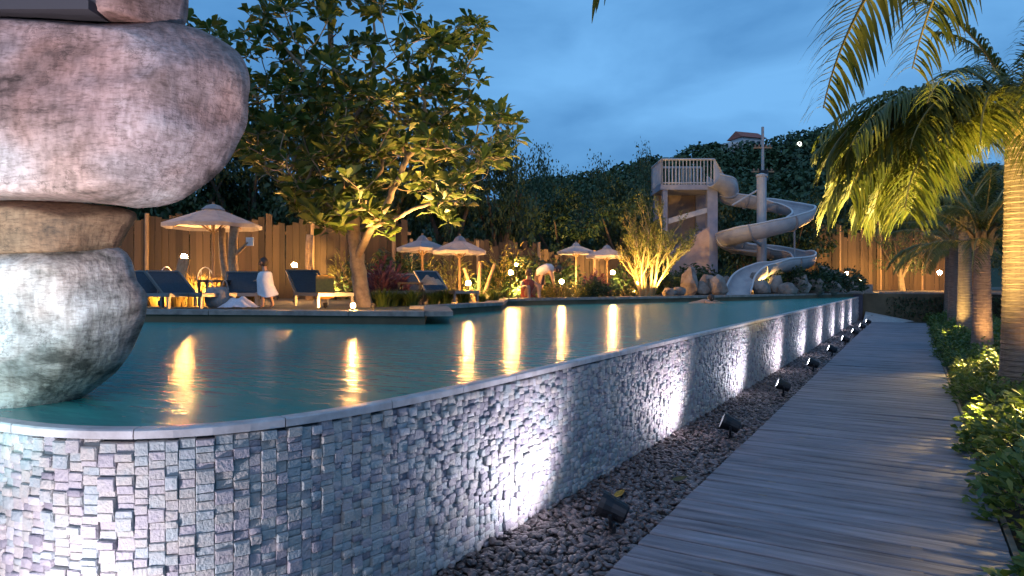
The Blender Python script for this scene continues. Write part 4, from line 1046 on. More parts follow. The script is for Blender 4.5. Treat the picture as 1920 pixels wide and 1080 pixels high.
# rolled lips along both edges
for idx in (0, 14):
    MB().tube([r[idx] for r in rings], .04, 6).build('lip', mat('flume_lip', (.5, .5, .52), .4), slide, world=True)
MB().tube([(0, 0, -.1), (0, 0, zp(330, 29) - ZT)], .2, 14).build('column', M_flume, slide)
MB().lathe([(.2, 0), (.24, .02), (.24, .1), (.06, .16)], 14, (0, 0, zp(332, 29) - ZT)).build('column_cap', M_flume, slide)
for i, zz in ((24, 0), (45, 0), (60, 0), (75, 0), (98, 0)):
    q = pp[min(i, len(pp) - 1)]; cpt = Vector((C.x, C.y, q.z - .1))
    MB().tube([cpt + Vector((0, 0, -.35)), q + Vector((0, 0, -.25))], .055, 6).build('bracket', M_flume, slide, world=True)
q = C + Vector((0, 0, zp(352, 29))); MB().tube([q, q - RIGHT * 1.25 + Vector((0, 0, -.75))], .045, 6).build('stay', M_flume, slide, world=True)
q = hel(-345, 0, 1.75); MB().tube([(q.x - .1, q.y, ZT - .1), (q.x - .1, q.y, zp(415, 29.3))], .04, 6).build('prop', M_flume, slide, world=True)
# tower
TD = 30.0
tb = G(1290, TD, ZT); k_ = TD / FPX
tower = thing('slide_tower', 'grey slide tower with railed platform and sloping stair wall', 'tower', tb, YAW)
def tx(px): return (px - 1290) * k_
def tz(py): return H + (HZ - py) * k_ - ZT
MB().box((tx(1290), .9, tz(352)), (tx(1344) - tx(1238), 2.2, .22)).build('platform', M_tow, tower)
for (px, yo, w_) in ((1246, 0, .2), (1334, -.02, .45), (1246, 1.8, .2), (1334, 1.8, .45)):
    MB().box((tx(px), yo, tz(356) / 2 - .05), (w_, .3, tz(356) + .1)).build('pillar', M_tow, tower)
MB().box((tx(1290), 1.9, tz(356) / 2), (tx(1336) - tx(1244), .12, tz(356))).build('back_wall', mat('tower_back', (.2, .16, .14), .8, (.28, .22, .19), scale=2), tower)
def rail_run(a, b_, n):
    a = Vector(a); b_ = Vector(b_); h0 = tz(300) - tz(348)
    o = MB().tube([a + Vector((0, 0, h0)), b_ + Vector((0, 0, h0))], .05, 6).build('top_rail', M_flume, tower)
    MB().tube([a + Vector((0, 0, .1)), b_ + Vector((0, 0, .1))], .03, 6).build('bottom_rail', M_flume, tower)
    for i in range(n + 1):
        p = a + (b_ - a) * i / n; MB().tube([p, p + Vector((0, 0, h0))], .022 if 0 < i < n else .05, 5).build('baluster', M_flume, tower)
zf = tz(348)
rail_run((tx(1240), -.15, zf), (tx(1338), -.15, zf), 15); rail_run((tx(1240), -.15, zf), (tx(1240), 1.95, zf), 12); rail_run((tx(1240), 1.95, zf), (tx(1338), 1.95, zf), 15)
MB().add([(tx(1338), -.2, zf), (tx(1338), -.2, tz(300)), (tx(1338) + .25, -.2, tz(318)), (tx(1375), .1, tz(352)), (tx(1372), .1, tz(366)), (tx(1338), -.12, zf), (tx(1338), -.12, tz(300)), (tx(1338) + .25, -.12, tz(318)), (tx(1375), .18, tz(352)), (tx(1372), .18, tz(366))],
         [(0, 1, 2, 3, 4), (9, 8, 7, 6, 5), (0, 5, 6, 1), (1, 6, 7, 2), (2, 7, 8, 3), (3, 8, 9, 4), (4, 9, 5, 0)]).build('side_shield', M_flume, tower)
MB().add([(tx(1215), -.18, 0), (tx(1328), -.18, 0), (tx(1328), -.18, tz(425)), (tx(1215), -.18, tz(500)), (tx(1215), .02, 0), (tx(1328), .02, 0), (tx(1328), .02, tz(425)), (tx(1215), .02, tz(500))],
         [(0, 1, 2, 3), (7, 6, 5, 4), (3, 2, 6, 7), (1, 5, 6, 2), (0, 3, 7, 4)]).build('stair_wall', M_pink, tower)
for i in range(14):
    f_ = i / 13; MB().box((tx(1215) + (tx(1325) - tx(1215)) * f_, .75, tz(505) + (tz(430) - tz(505)) * f_), (.3, 1.3, .12)).build('step', M_tow, tower)
MB().add([(tx(1252), -.12, tz(420)), (tx(1340), -.12, tz(395)), (tx(1340), -.12, tz(385)), (tx(1252), -.12, tz(410)), (tx(1252), .1, tz(420)), (tx(1340), .1, tz(395)), (tx(1340), .1, tz(385)), (tx(1252), .1, tz(410))],
         [(0, 1, 2, 3), (7, 6, 5, 4), (3, 2, 6, 7), (0, 4, 5, 1), (1, 5, 6, 2), (0, 3, 7, 4)]).build('landing_beam', M_flume, tower)

# ------------------------------------------------------------------ boulders and slide planting
def boulder(px, py, d, w_, h_, seed, label):
    p = G(px, d, ZT); rr = random.Random(seed)
    V = []
    for v in I2v:
        nv = 1 + .28 * mnoise.noise(Vector(v) * 1.3 + Vector((seed * 3.1, 0, 0))) + .1 * mnoise.noise(Vector(v) * 3 + Vector((0, seed, 0)))
        V.append((v[0] * w_ / 2 * nv, v[1] * w_ / 2 * nv * .85, (v[2] * .55 + .42) * h_ * nv))
    o = MB().add(V, [tuple(f) for f in I2f]).build('boulder', M_rock); o.location = p; o.rotation_euler = (0, 0, rr.uniform(0, 6))
    tag(o, label, 'boulder', 'boulders around the slide')
bl_ = 'rounded grey boulder in the rockery beside the slide exit'
for i, (px, d, w_, h_) in enumerate(((1318, 25.3, .7, .55), (1346, 25.1, .75, .8), (1330, 26.2, .8, .8), (1428, 25.8, .8, .62), (1455, 26.3, .7, .8), (1476, 26, .75, .5), (1500, 26.8, .9, .75), (1530, 27.4, .85, .7), (1420, 27.2, 1.0, 1.0), (1556, 28.3, .8, .6), (1365, 27.2, .9, .75), (1440, 28, 1.1, 1.2), (1490, 28.3, 1.0, 1.2), (1272, 24.2, .6, .35), (1254, 23.9, .5, .3))):
    boulder(px, 0, d, w_, h_, i, bl_)
boulder(1293, 0, 25.0, .68, 1.05, 40, 'tall blunt boulder standing between the fan-shaped tree and the slide')
for i, (px, d, s_) in enumerate(((1448, 27, .8), (1478, 27.2, 1.0), (1512, 27.6, 1.05), (1545, 28.6, .9), (1575, 29.5, .9), (1520, 29, 1.1), (1300, 28, .9), (1350, 28.6, 1.0), (1470, 29.5, 1.2), (1590, 31, 1.0))):
    bush(G(px, d, ZT + .1), SHR[i % 2], SST, s_, 'dark leafy shrub growing among the boulders by the slide', 'shrubs in the slide rockery')
sw = thing('stepped_wall', 'low pale wall stepping down between the slide rockery and the lamps', 'wall', G(1580, 33.5, ZT), YAW)
for k in range(6):
    MB().box((-.9 + k * .42, 0, .65 - k * .09), (.41, .3, 1.3 - k * .18)).build('block', M_stone, sw)

# ------------------------------------------------------------------ umbrellas
def umbrella(px, d, top_py, rim_py, halfw, label, seed=0):
    zt_ = zp(top_py, d) - ZT; zr = zp(rim_py, d) - ZT; R_ = halfw / FPX * d
    t_ = thing('garden_umbrella', label, 'umbrella', G(px, d, ZT), seed * .3, 'umbrellas on the terrace')
    n = 8; V = []; F = []
    lv_ = [(.03, zt_ - .02), (R_ * .2, zt_ - .12 * (zt_ - zr) - .03), (R_ * .55, zr + (zt_ - zr) * .46), (R_, zr)]
    for r, z in lv_:
        for k in range(16):
            a = 2 * PI * k / 16; ridge = 1.0 if k % 2 == 0 else .94; dz = 0 if k % 2 == 0 else -.02 * r / R_
            V.append((r * ridge * math.cos(a), r * ridge * math.sin(a), z + dz))
    for k in range(16):
        a = 2 * PI * k / 16; ridge = 1.0 if k % 2 == 0 else .94; V.append((R_ * ridge * math.cos(a), R_ * ridge * math.sin(a), zr - .09 - (0 if k % 2 == 0 else .02)))
    for j in range(4):
        for k in range(16): F.append((j * 16 + k, j * 16 + (k + 1) % 16, (j + 1) * 16 + (k + 1) % 16, (j + 1) * 16 + k))
    F.append(tuple(range(15, -1, -1)))
    c_ = MB().add(V, F).build('canopy', M_canvas, t_)
    V = []; F = []
    for r, z in ((.03, zt_ + .07), (R_ * .14, zt_ + .03), (R_ * .24, zt_ - .07)):
        for k in range(16): a = 2 * PI * k / 16; V.append((r * math.cos(a), r * math.sin(a), z))
    for j in range(2):
        for k in range(16): F.append((j * 16 + k, j * 16 + (k + 1) % 16, (j + 1) * 16 + (k + 1) % 16, (j + 1) * 16 + k))
    MB().add(V, F).build('vent_cap', M_canvas, c_)
    MB().tube([(0, 0, -.05), (0, 0, zt_ + .12)], .032, 8).build('pole', M_wood, t_)
    for k in range(8):
        a = 2 * PI * k / 8; u = Vector((math.cos(a), math.sin(a), 0))
        MB().tube([Vector((0, 0, zt_ - .1)), u * R_ * .55 + Vector((0, 0, zr + (zt_ - zr) * .42)), u * R_ * .97 + Vector((0, 0, zr - .03))], .014, 5).build('rib', M_wood, t_)
        MB().tube([Vector((0, 0, zr - .22)), u * R_ * .5 + Vector((0, 0, zr + (zt_ - zr) * .42))], .011, 5).build('strut', M_wood, t_)
    MB().lathe([(.22, 0), (.24, .05), (.06, .09), (.05, .3)], 14).build('base', M_stone, t_)
    return t_
umbrella(400, 16.6, 388, 421, 88, 'large pale umbrella by the log posts and leaning board', 1)
umbrella(792, 18.4, 446, 465, 48, 'lilac umbrella standing over the thin post lamp', 2)
umbrella(862, 18.0, 447, 470, 52, 'lilac umbrella standing beside the pale stakes', 3)
umbrella(1080, 25.5, 458, 472, 36, 'small pale umbrella in front of the plank screen', 1)
umbrella(1138, 24.8, 463, 479, 40, 'small pale umbrella beside the golden fan-shaped tree', 2)

# ------------------------------------------------------------------ terrace furniture
def lounger(px, d, rz, label, back=35, sx=1.0):
    t_ = thing('sun_lounger', label, 'sun lounger', G(px, d, ZT + .055), rz, 'navy sun loungers on the terrace')
    W_ = .6; zs = .22
    for s_ in (-1, 1):
        MB().box((.42, s_ * W_ / 2, zs), (1.3, .04, .06)).build('side_rail', M_alu, t_)
        MB().box((1.02, s_ * W_ / 2, zs / 2), (.045, .04, zs)).build('leg', M_alu, t_)
        MB().box((-.15, s_ * W_ / 2, zs / 2), (.045, .04, zs)).build('leg', M_alu, t_)
    MB().box((1.06, 0, zs), (.04, W_ + .04, .06)).build('foot_rail', M_alu, t_)
    V = []; F = []
    for i in range(9):
        x = -.18 + 1.22 * i / 8; sag = -.03 * math.sin(PI * i / 8)
        for yy_ in (-.29, 0, .29): V.append((x, yy_, zs + .035 + sag - (.02 if yy_ == 0 else 0)))
    for i in range(8):
        for j in range(2): F.append((i * 3 + j, i * 3 + 3 + j, i * 3 + 4 + j, i * 3 + 1 + j))
    o = MB().add(V + [(a, b_, c - .02) for a, b_, c in V], F + [tuple(q + 27 for q in reversed(f)) for f in F]).build('seat_sling', M_navy, t_)
    a = math.radians(back); u = Vector((-math.cos(a), 0, math.sin(a))); nn_ = Vector((math.sin(a), 0, math.cos(a)))
    h0 = Vector((-.17, 0, zs + .02)); L_ = .66
    M = Matrix((u, Vector((0, 1, 0)), nn_)).transposed()
    MB().box(h0 + u * L_ / 2, (L_, W_ - .06, .025), M).build('backrest', M_navy, t_)
    for s_ in (-1, 1): MB().box(h0 + u * (L_ / 2) + Vector((0, s_ * W_ / 2, 0)), (L_ + .03, .035, .045), M).build('back_rail', M_alu, t_)
    MB().box(h0 + u * L_, (.035, W_ + .03, .045), M).build('top_rail', M_alu, t_)
    MB().tube([h0 + u * L_ * .6 + Vector((0, -.2, 0)), Vector((-.5, -.2, zs - .06))], .012, 5).build('prop', M_alu, t_)
    MB().tube([h0 + u * L_ * .6 + Vector((0, .2, 0)), Vector((-.5, .2, zs - .06))], .012, 5).build('prop', M_alu, t_)
    return t_
RAZ = YAW       # direction of image right
lounger(282, 11.9, RAZ - .55, 'navy sun lounger half hidden behind the stone sculpture')
lounger(345, 12.0, RAZ - .6, 'navy sun lounger with its low back tipped away, beside the round bag')
lounger(452, 12.7, RAZ - 1.25, 'navy sun lounger beside the white towel heap')
lounger(590, 12.6, RAZ + .45 - 1.4, 'navy sun lounger with a yellow towel over its side', 38)
lounger(782, 15.9, RAZ - 1.0, 'navy sun lounger beneath the thin post lamp')
lounger(826, 15.6, RAZ - .9, 'navy sun lounger with raised back before the pale stakes', 42)
lounger(712, 15.0, RAZ - .9, 'navy sun lounger behind the trunk of the broad-leaved tree')
def side_table(px, d, label, h=.42, w_=.5):
    t_ = thing('side_table', label, 'table', G(px, d, ZT + .05), YAW)
    MB().box((0, 0, h), (w_, w_ * .8, .035)).build('table_top', M_darkmetal, t_)
    for a in (-1, 1):
        for b_ in (-1, 1): MB().box((a * w_ * .44, b_ * w_ * .34, h / 2), (.035, .035, h)).build('leg', M_darkmetal, t_)
    MB().box((0, 0, h * .4), (w_ * .85, w_ * .66, .02)).build('shelf', M_darkmetal, t_)
side_table(402, 12.8, 'small dark side table between the sun loungers', .46, .48)
side_table(770, 14.6, 'small dark side table before the lilac umbrella pair')
# bag and towels
bt = thing('round_bag', 'grey round straw bag on the terrace between the loungers', 'bag', G(408, 11.55, ZT + .06))
M_bag = mat('bag_straw', (.22, .20, .19), .9, (.33, .30, .28), scale=20, bump=.5)
MB().lathe([(.10, 0), (.17, .02), (.21, .12), (.20, .24), (.15, .34), (.13, .35), (.17, .25), (.16, .06), (.02, .04)], 16).build('body', M_bag, bt, smooth=True)
for s_ in (-1, 1):
    MB().tube([Vector((-.1 + .2 * i / 8, s_ * .14, .3 + .16 * math.sin(PI * i / 8))) for i in range(9)], .011, 5).build('handle', M_bag, bt)
def towel_heap(px, d, w_, h_, col, label, seed):
    N = 14; V = []; F = []
    for i in range(N + 1):
        for j in range(N + 1):
            x = (i / N - .5) * w_; y_ = (j / N - .5) * w_ * .7; rr_ = math.hypot(x / w_ * 2, y_ / w_ * 2.8)
            z = max(0, (1 - rr_ ** 2)) * h_ * (.75 + .7 * mnoise.noise(Vector((x * 7 + seed, y_ * 9, seed)))) + .008 + .02 * abs(mnoise.noise(Vector((x * 20, y_ * 20, seed))))
            V.append((x, y_, z))
    for i in range(N):
        for j in range(N): o = i * (N + 1) + j; F.append((o, o + N + 1, o + N + 2, o + 1))
    o = MB().add(V, F).build('towel', mat('towel_' + str(seed), col, .95, tuple(c * .8 for c in col), scale=40, bump=.3), smooth=True)
    o.location = G(px, d, ZT + .06); o.rotation_euler = (0, 0, YAW + .2); tag(o, label, 'towel')
    return o
towel_heap(448, 11.5, .62, .2, (.62, .6, .68), 'crumpled white towel heap on the terrace edge', 3)
o = towel_heap(806, 14.9, .6, .22, (.45, .36, .3), 'beige towel bundled on the lounger beneath the thin post lamp', 5); o.location.z = ZT + .42
yt = MB(); V = []; F = []
for i in range(11):
    for j in range(5):
        a = i / 10; V.append((-.12 + .1 * math.sin(j * 1.3) * .15 + .03 * j, (j - 2) * .075, .56 - .42 * a + .02 * math.sin(a * 9 + j)))
for i in range(10):
    for j in range(4): F.append((i * 5 + j, i * 5 + j + 1, i * 5 + 6 + j, i * 5 + 5 + j))
o = yt.add(V + [(x + .02, y_, z) for x, y_, z in V], F + [tuple(q + 55 for q in reversed(f)) for f in F]).build('draped_towel', mat('yellow_towel', (.5, .28, .06), .9, (.38, .2, .05), scale=20), smooth=True)
o.location = G(612, 12.55, ZT + .05); o.rotation_euler = (0, 0, YAW - .8); tag(o, 'yellow towel draped over the back of a navy sun lounger', 'towel')
# log posts
def log_post(px, d, py_top, lean, r, label, branch=False):
    b0 = G(px, d, ZT); t_ = thing('log_post', label, 'post', b0)
    h = zp(py_top, d) - ZT
    pts = [Vector((0, 0, -.1))] + [RIGHT * (lean * f_ + .02 * math.sin(f_ * 7)) + Vector((0, 0, h * f_)) for f_ in (.2, .4, .6, .8, 1)]
    MB().tube(pts, [r * 1.15, r * 1.05, r, r * .95, r * .92, r * .9], 10).build('log', M_bark, t_, smooth=True)
    if branch:
        q = pts[3]; MB().tube([q, q + RIGHT * .2 + Vector((0, 0, .18)), q + RIGHT * .36 + Vector((0, 0, .34))], [r * .5, r * .4, r * .3], 7).build('side_branch', M_bark, t_)
        MB().box(q + RIGHT * .4 + Vector((0, 0, .36)), (.17, .05, .2), rotz(YAW)).build('sign_plate', M_white, t_)
log_post(426, 16.2, 428, -.14, .085, 'leaning log post holding up the large umbrella')
log_post(437, 16.0, 424, .02, .11, 'upright log post with a side branch carrying a small white plate', True)
log_post(580, 18.6, 440, .0, .1, 'upright log post in front of the plank fence')
# pale stakes spreading from one foot
for (a, hh, lab_) in ((-.28, .85, 'left-leaning pale stake beside the low lamp'), (.04, 1.0, 'upright pale stake beside the low lamp'), (.34, .95, 'right-leaning pale stake beside the low lamp')):
    o = MB().tube([(0, 0, -.05), RIGHT * a * .55 + Vector((0, 0, hh * .55)), RIGHT * a + Vector((0, 0, hh))], [.05, .045, .04], 8).build('pale_stake', M_bark)
    o.location = G(896 + a * 18, 17.2, ZT); tag(o, lab_, 'stake', 'pale stakes')
o = MB().add([(-.16, 0, 0), (.16, 0, 0), (.24, .28, 1.05), (-.02, .28, 1.1), (-.16, .05, 0), (.16, .05, 0), (.24, .33, 1.05), (-.02, .33, 1.1)], [(0, 1, 2, 3), (7, 6, 5, 4), (3, 2, 6, 7), (0, 4, 5, 1), (1, 5, 6, 2), (0, 3, 7, 4)]).build('leaning_board', M_wood)
o.location = G(326, 16.4, ZT); o.rotation_euler = (0, 0, YAW); tag(o, 'pale wooden board leaning beside the lamp under the large umbrella', 'board')
# wire chairs and table
def wire_chair(px, d, rz, label):
    t_ = thing('wire_chair', label, 'chair', G(px, d, ZT), rz, 'white wire chairs')
    MB().lathe([(.02, .44), (.21, .445), (.215, .46), (.02, .465)], 14).build('seat', M_white, t_)
    for a in (.78, 2.36, 3.92, 5.5): MB().tube([(.17 * math.cos(a), .17 * math.sin(a), .44), (.23 * math.cos(a), .23 * math.sin(a), 0)], .012, 5).build('leg', M_white, t_)
    MB().tube([Vector((-.2 * math.cos(b_ - PI / 2) * 0 - .19, .2 * math.cos(b_), .45 + .42 * math.sin(b_))) for b_ in [PI * i / 10 for i in range(11)]], .013, 5).build('backrest', M_white, t_)
    MB().tube([(-.19, -.1, .46), (-.19, -.1, .8)], .008, 4).tube([(-.19, .1, .46), (-.19, .1, .8)], .008, 4).build('back_wire', M_white, t_)
wire_chair(250, 17.2, YAW + .4, 'white wire chair pushed to the white table'); wire_chair(302, 16.8, YAW + 2.7, 'white wire chair facing away from the leaning board'); wire_chair(385, 17.4, YAW + 2.0, 'white wire chair behind the orange grasses under the large umbrella')
tt2 = thing('garden_table', 'round white metal table among the wire chairs', 'table', G(272, 17.0, ZT))
MB().lathe([(.02, .70), (.42, .705), (.43, .72), (.42, .735), (.02, .74)], 20).build('table_top', M_white, tt2); MB().tube([(0, 0, .02), (0, 0, .7)], .025, 8).build('pedestal', M_white, tt2); MB().lathe([(.22, 0), (.2, .03), (.03, .06)], 14).build('foot', M_white, tt2)
# ornamental grasses and terrace plants
def grass_mesh(n, h, spread, m, seed, w_=.012):
    rgx = np.random.default_rng(seed); a = rgx.uniform(0, 2 * PI, n); b0 = rgx.uniform(0, .12, n); ln = h * rgx.uniform(.6, 1.1, n); sp = spread * rgx.uniform(.2, 1, n)
    Vs = []; K = 4
    for q in range(K + 1):
        f_ = q / K; r = b0 + sp * f_ ** 1.7; z = ln * (f_ - .28 * f_ ** 3); wd = w_ * (1 - f_ * .92)
        cx, cy = r * np.cos(a), r * np.sin(a)
        Vs.append(np.stack([cx - np.sin(a) * wd, cy + np.cos(a) * wd, z], 1)); Vs.append(np.stack([cx + np.sin(a) * wd, cy - np.cos(a) * wd, z], 1))
    V = np.stack(Vs, 1).reshape(-1, 3); bi = np.arange(n)[:, None] * (2 * K + 2)
    F = np.stack([bi + [2 * q, 2 * q + 1, 2 * q + 3, 2 * q + 2] for q in range(K)], 1).reshape(-1, 4)
    return np_mesh('blades', V, F, m, np.repeat(rgx.random(n), 2 * K + 2))
GR = [grass_mesh(260, .6, .42, M_grass, s_) for s_ in (1, 2)]
GR2 = [grass_mesh(200, .42, .34, M_leaf_bed, s_, .016) for s_ in (3, 4)]
for i in range(13):
    px = 262 + i * 17 + random.uniform(-5, 5); d = random.uniform(13.6, 14.6)
    t_ = thing('grass_clump', 'orange-lit ornamental grass clump behind the navy loungers', 'grass clump', G(px, d, ZT), random.uniform(0, 6), 'orange grasses behind the loungers'); link('blades', GR[i % 2], t_, scale=random.uniform(1.05, 1.5))
for i, (px, d) in enumerate(((735, 13.9), (752, 14.3), (772, 14.0), (812, 14.6), (835, 14.9), (868, 15.2), (905, 16.0), (925, 16.4), (718, 13.6), (700, 14.2))):
    t_ = thing('grass_clump', 'green strappy plant along the kerb before the lilac umbrellas', 'grass clump', G(px, d, ZT), random.uniform(0, 6), 'strappy plants along the kerb'); link('blades', GR2[i % 2], t_, scale=random.uniform(.8, 1.2))
for i, (px, d, s_) in enumerate(((1030, 19.9, .75), (1048, 19.7, .85), (1068, 20.0, .8), (1085, 20.4, .7), (1180, 23.6, .6), (1160, 23, .5))):
    bush(G(px, d, ZT), SHR[2], SST, s_ * .8, 'golden-lit bush at the pool kerb around the low lamp', 'golden bushes at the kerb')
for i, (px, d, s_) in enumerate(((1100, 20.6, .6), (1115, 21, .55), (1130, 21.5, .55), (1170, 22.4, .4))):
    bush(G(px, d, ZT), SHR[0], SST, s_, 'low dark bush at the kerb before the small umbrellas', 'dark bushes at the kerb')
# leafy plants lit behind the umbrellas
PLM = bush_mesh('foliage', 380, .5, 1.7, .3, .05, M_leaf_gold, 41, up=.9); PLS = stems_mesh(9, .4, 1.5, 14)
for i, (px, d, s_) in enumerate(((775, 20.5, .8), (800, 21.0, .85), (850, 20.6, .85), (935, 20.8, .85), (965, 21.6, .95), (1000, 22.5, .85), (640, 18.8, .7), (690, 17.6, .6))):
    bush(G(px, d, ZT), PLM, PLS, s_, 'slender lit bamboo plant against the fence', 'lit bamboo along the fence', 'bamboo_plant', cat='bamboo')

# ------------------------------------------------------------------ people
M_skin = mat('skin', (.36, .20, .13), .6, (.42, .25, .17), scale=6)
def body(name, joints, edges, radii, m, parent, off):
    me = bpy.data.meshes.new(name); me.from_pydata([Vector(j) for j in joints], edges, []); me.update(); me.materials.append(m)
    o = link(name, me, parent)
    sk = o.modifiers.new('skin', 'SKIN'); sk.use_smooth_shade = True; sk.branch_smoothing = .6
    for i, r in enumerate(radii):
        rv = r if hasattr(r, '__len__') else (r, r)
        me.skin_vertices[0].data[i].radius = rv
        me.skin_vertices[0].data[i].use_root = (i == 0)
    ss = o.modifiers.new('sub', 'SUBSURF'); ss.levels = 1; ss.render_levels = 2
    return o
def hand_joints(J, E, R, wrist_i, d, s_, side):
    """five short fingers on a palm"""
    w0 = Vector(J[wrist_i]); d = d.normalized(); sd_ = d.cross(Vector((0, 0, 1)));
    if sd_.length < .1: sd_ = d.cross(Vector((0, 1, 0)))
    sd_.normalize(); dn = d.cross(sd_)
    J.append(w0 + d * .05 * s_); R.append(.026 * s_); E.append((wrist_i, len(J) - 1)); pi_ = len(J) - 1
    for k, (o_, l_) in enumerate(((-.03, .055), (-.01, .07), (.011, .075), (.031, .062))):
        J.append(w0 + d * .09 * s_ + sd_ * o_ * s_); R.append(.009 * s_); E.append((pi_, len(J) - 1))
        J.append(w0 + d * (.09 + l_) * s_ + sd_ * o_ * 1.15 * s_ + dn * .015 * s_); R.append(.007 * s_); E.append((len(J) - 2, len(J) - 1))
    J.append(w0 + d * .05 * s_ + sd_ * side * .05 * s_); R.append(.010 * s_); E.append((pi_, len(J) - 1))
def person(px, d, base_z, rz, label, J, E, R, skin=M_skin):
    t_ = thing('person', label, 'person', G(px, d, base_z), rz); body('body', J, E, R, skin, t_, None); return t_
def head_parts(t_, c, r, hair_col, face=Vector((1, 0, 0)), key='h'):
    mh = mat('hair_' + key, hair_col, .6); c = Vector(c); face = face.normalized()
    V = []; F = []
    for v in I2v:
        q = Vector(v)
        k = 1.1 if q.dot(face) < .25 or q.z > .45 else .86
        V.append(c + Vector((q.x * r * k, q.y * r * .95 * k, q.z * r * 1.15 * k + .01)))
    MB().add(V, [tuple(f) for f in I2f]).build('hair', mh, t_, smooth=True)
    sd_ = face.cross(Vector((0, 0, 1))).normalized()
    me_ = mat('eye_dark', (.02, .015, .01), .3)
    for s_ in (-1, 1):
        MB().lathe([(.001, -.012), (.01, 0), (.001, .012)], 6, c + face * r * .93 + sd_ * s_ * r * .38 + Vector((0, 0, r * .05))).build('eye', me_, t_)
        MB().lathe([(.004, -.025), (.014, 0), (.004, .025)], 6, c + sd_ * s_ * r * 1.02).build('ear', M_skin, t_)
    MB().tube([c + face * r * .95 + Vector((0, 0, r * .1)), c + face * r * 1.12 - Vector((0, 0, r * .22))], [.008, .014], 6).build('nose', M_skin, t_)
    MB().box(c + face * r * .95 - Vector((0, 0, r * .5)), (.012, r * .6, .012), rotz(math.atan2(face.y, face.x))).build('mouth', mat('lip_skin', (.3, .1, .08), .5), t_)
# child wrapped in a towel, walking (height about 0.95 m)
J = [(0, 0, .47), (0, 0, .62), (0, 0, .70), (0.02, 0, .78), (0.03, 0, .86), (0, .05, .44), (.03, .055, .26), (0.02, .06, .05), (.08, .06, .02), (0, -.05, .44), (-.06, -.055, .26), (-.12, -.055, .06), (-.06, -.055, .03), (0, .09, .68), (.06, .12, .56), (.13, .06, .54), (0, -.09, .68), (.06, -.12, .56), (.13, -.05, .54)]
E = [(0, 1), (1, 2), (2, 3), (3, 4), (0, 5), (5, 6), (6, 7), (7, 8), (0, 9), (9, 10), (10, 11), (11, 12), (2, 13), (13, 14), (14, 15), (2, 16), (16, 17), (17, 18)]
R = [(.085, .1), (.08, .095), (.06, .08), .035, .075, .06, .04, .028, .022, .06, .04, .028, .022, .035, .028, .022, .035, .028, .022]
J = [Vector(j) for j in J]; hand_joints(J, E, R, 15, Vector((1, 0, -.2)), .6, 1); hand_joints(J, E, R, 18, Vector((1, 0, -.2)), .6, -1)
kid = person(498, 11.35, ZT + .055, YAW + PI * .95, 'small person wrapped in a pale towel walking past the loungers', J, E, R)
kid.scale = (.87, .87, .87)
head_parts(kid, (.035, 0, .865), .082, (.03, .018, .012), key='dark')
V = []; F = []; NS = 20
for q, (z, r1, r2, ox) in enumerate(((.70, .085, .11, 0), (.66, .12, .15, .01), (.55, .14, .165, .02), (.42, .15, .17, .0), (.32, .17, .18, -.03), (.24, .19, .185, -.06))):
    for k in range(NS):
        a = 2 * PI * k / NS; fo = 1 + .05 * math.sin(5 * a + q) * (q / 5)
        V.append((ox + r1 * fo * math.cos(a), r2 * fo * math.sin(a), z + .03 * math.sin(2 * a + 1) * (q / 5)))
for q in range(5):
    for k in range(NS): F.append((q * NS + k, q * NS + (k + 1) % NS, (q + 1) * NS + (k + 1) % NS, (q + 1) * NS + k))
MB().add(V, F).build('towel', mat('pale_towel', (.62, .64, .70), .95, (.5, .53, .6), scale=9, bump=.2), kid, smooth=True)
# person sitting on the kerb in red
J = [Vector(j) for j in ((0, 0, .12), (-.03, 0, .35), (-.01, 0, .52), (.03, 0, .62), (.06, 0, .72), (.08, .1, .12), (.42, .14, .42), (.50, .13, .04), (.62, .14, .02), (.08, -.1, .12), (.40, -.16, .40), (.46, -.16, .04), (.58, -.17, .02), (0, .18, .50), (.2, .24, .36), (.38, .16, .42), (0, -.18, .50), (.18, -.26, .34), (.36, -.2, .40))]
E = [(0, 1), (1, 2), (2, 3), (3, 4), (0, 5), (5, 6), (6, 7), (7, 8), (0, 9), (9, 10), (10, 11), (11, 12), (2, 13), (13, 14), (14, 15), (2, 16), (16, 17), (17, 18)]
R = [(.15, .17), (.13, .16), (.11, .15), .055, .1, .09, .06, .045, .04, .09, .06, .045, .04, .06, .045, .035, .06, .045, .035]
hand_joints(J, E, R, 15, Vector((1, 0, -.3)), 1, 1); hand_joints(J, E, R, 18, Vector((1, 0, -.3)), 1, -1)
sit = person(990, 19.2, ZT, YAW - 1.2, 'person in red sitting with knees up near the pool kerb', J, E, R)
head_parts(sit, (.07, 0, .74), .1, (.05, .03, .02), key='brown')
V = []; F = []
for q, (z, r1, r2, ox) in enumerate(((.57, .09, .13, 0), (.5, .14, .2, -.01), (.35, .16, .2, -.03), (.2, .18, .21, -.01), (.08, .2, .22, .02))):
    for k in range(NS): a = 2 * PI * k / NS; V.append((ox + r1 * math.cos(a), r2 * math.sin(a), z))
for q in range(4):
    for k in range(NS): F.append((q * NS + k, q * NS + (k + 1) % NS, (q + 1) * NS + (k + 1) % NS, (q + 1) * NS + k))
MB().add(V, F).build('shirt', mat('red_cloth', (.35, .07, .04), .9, (.28, .05, .03), scale=9), sit, smooth=True)
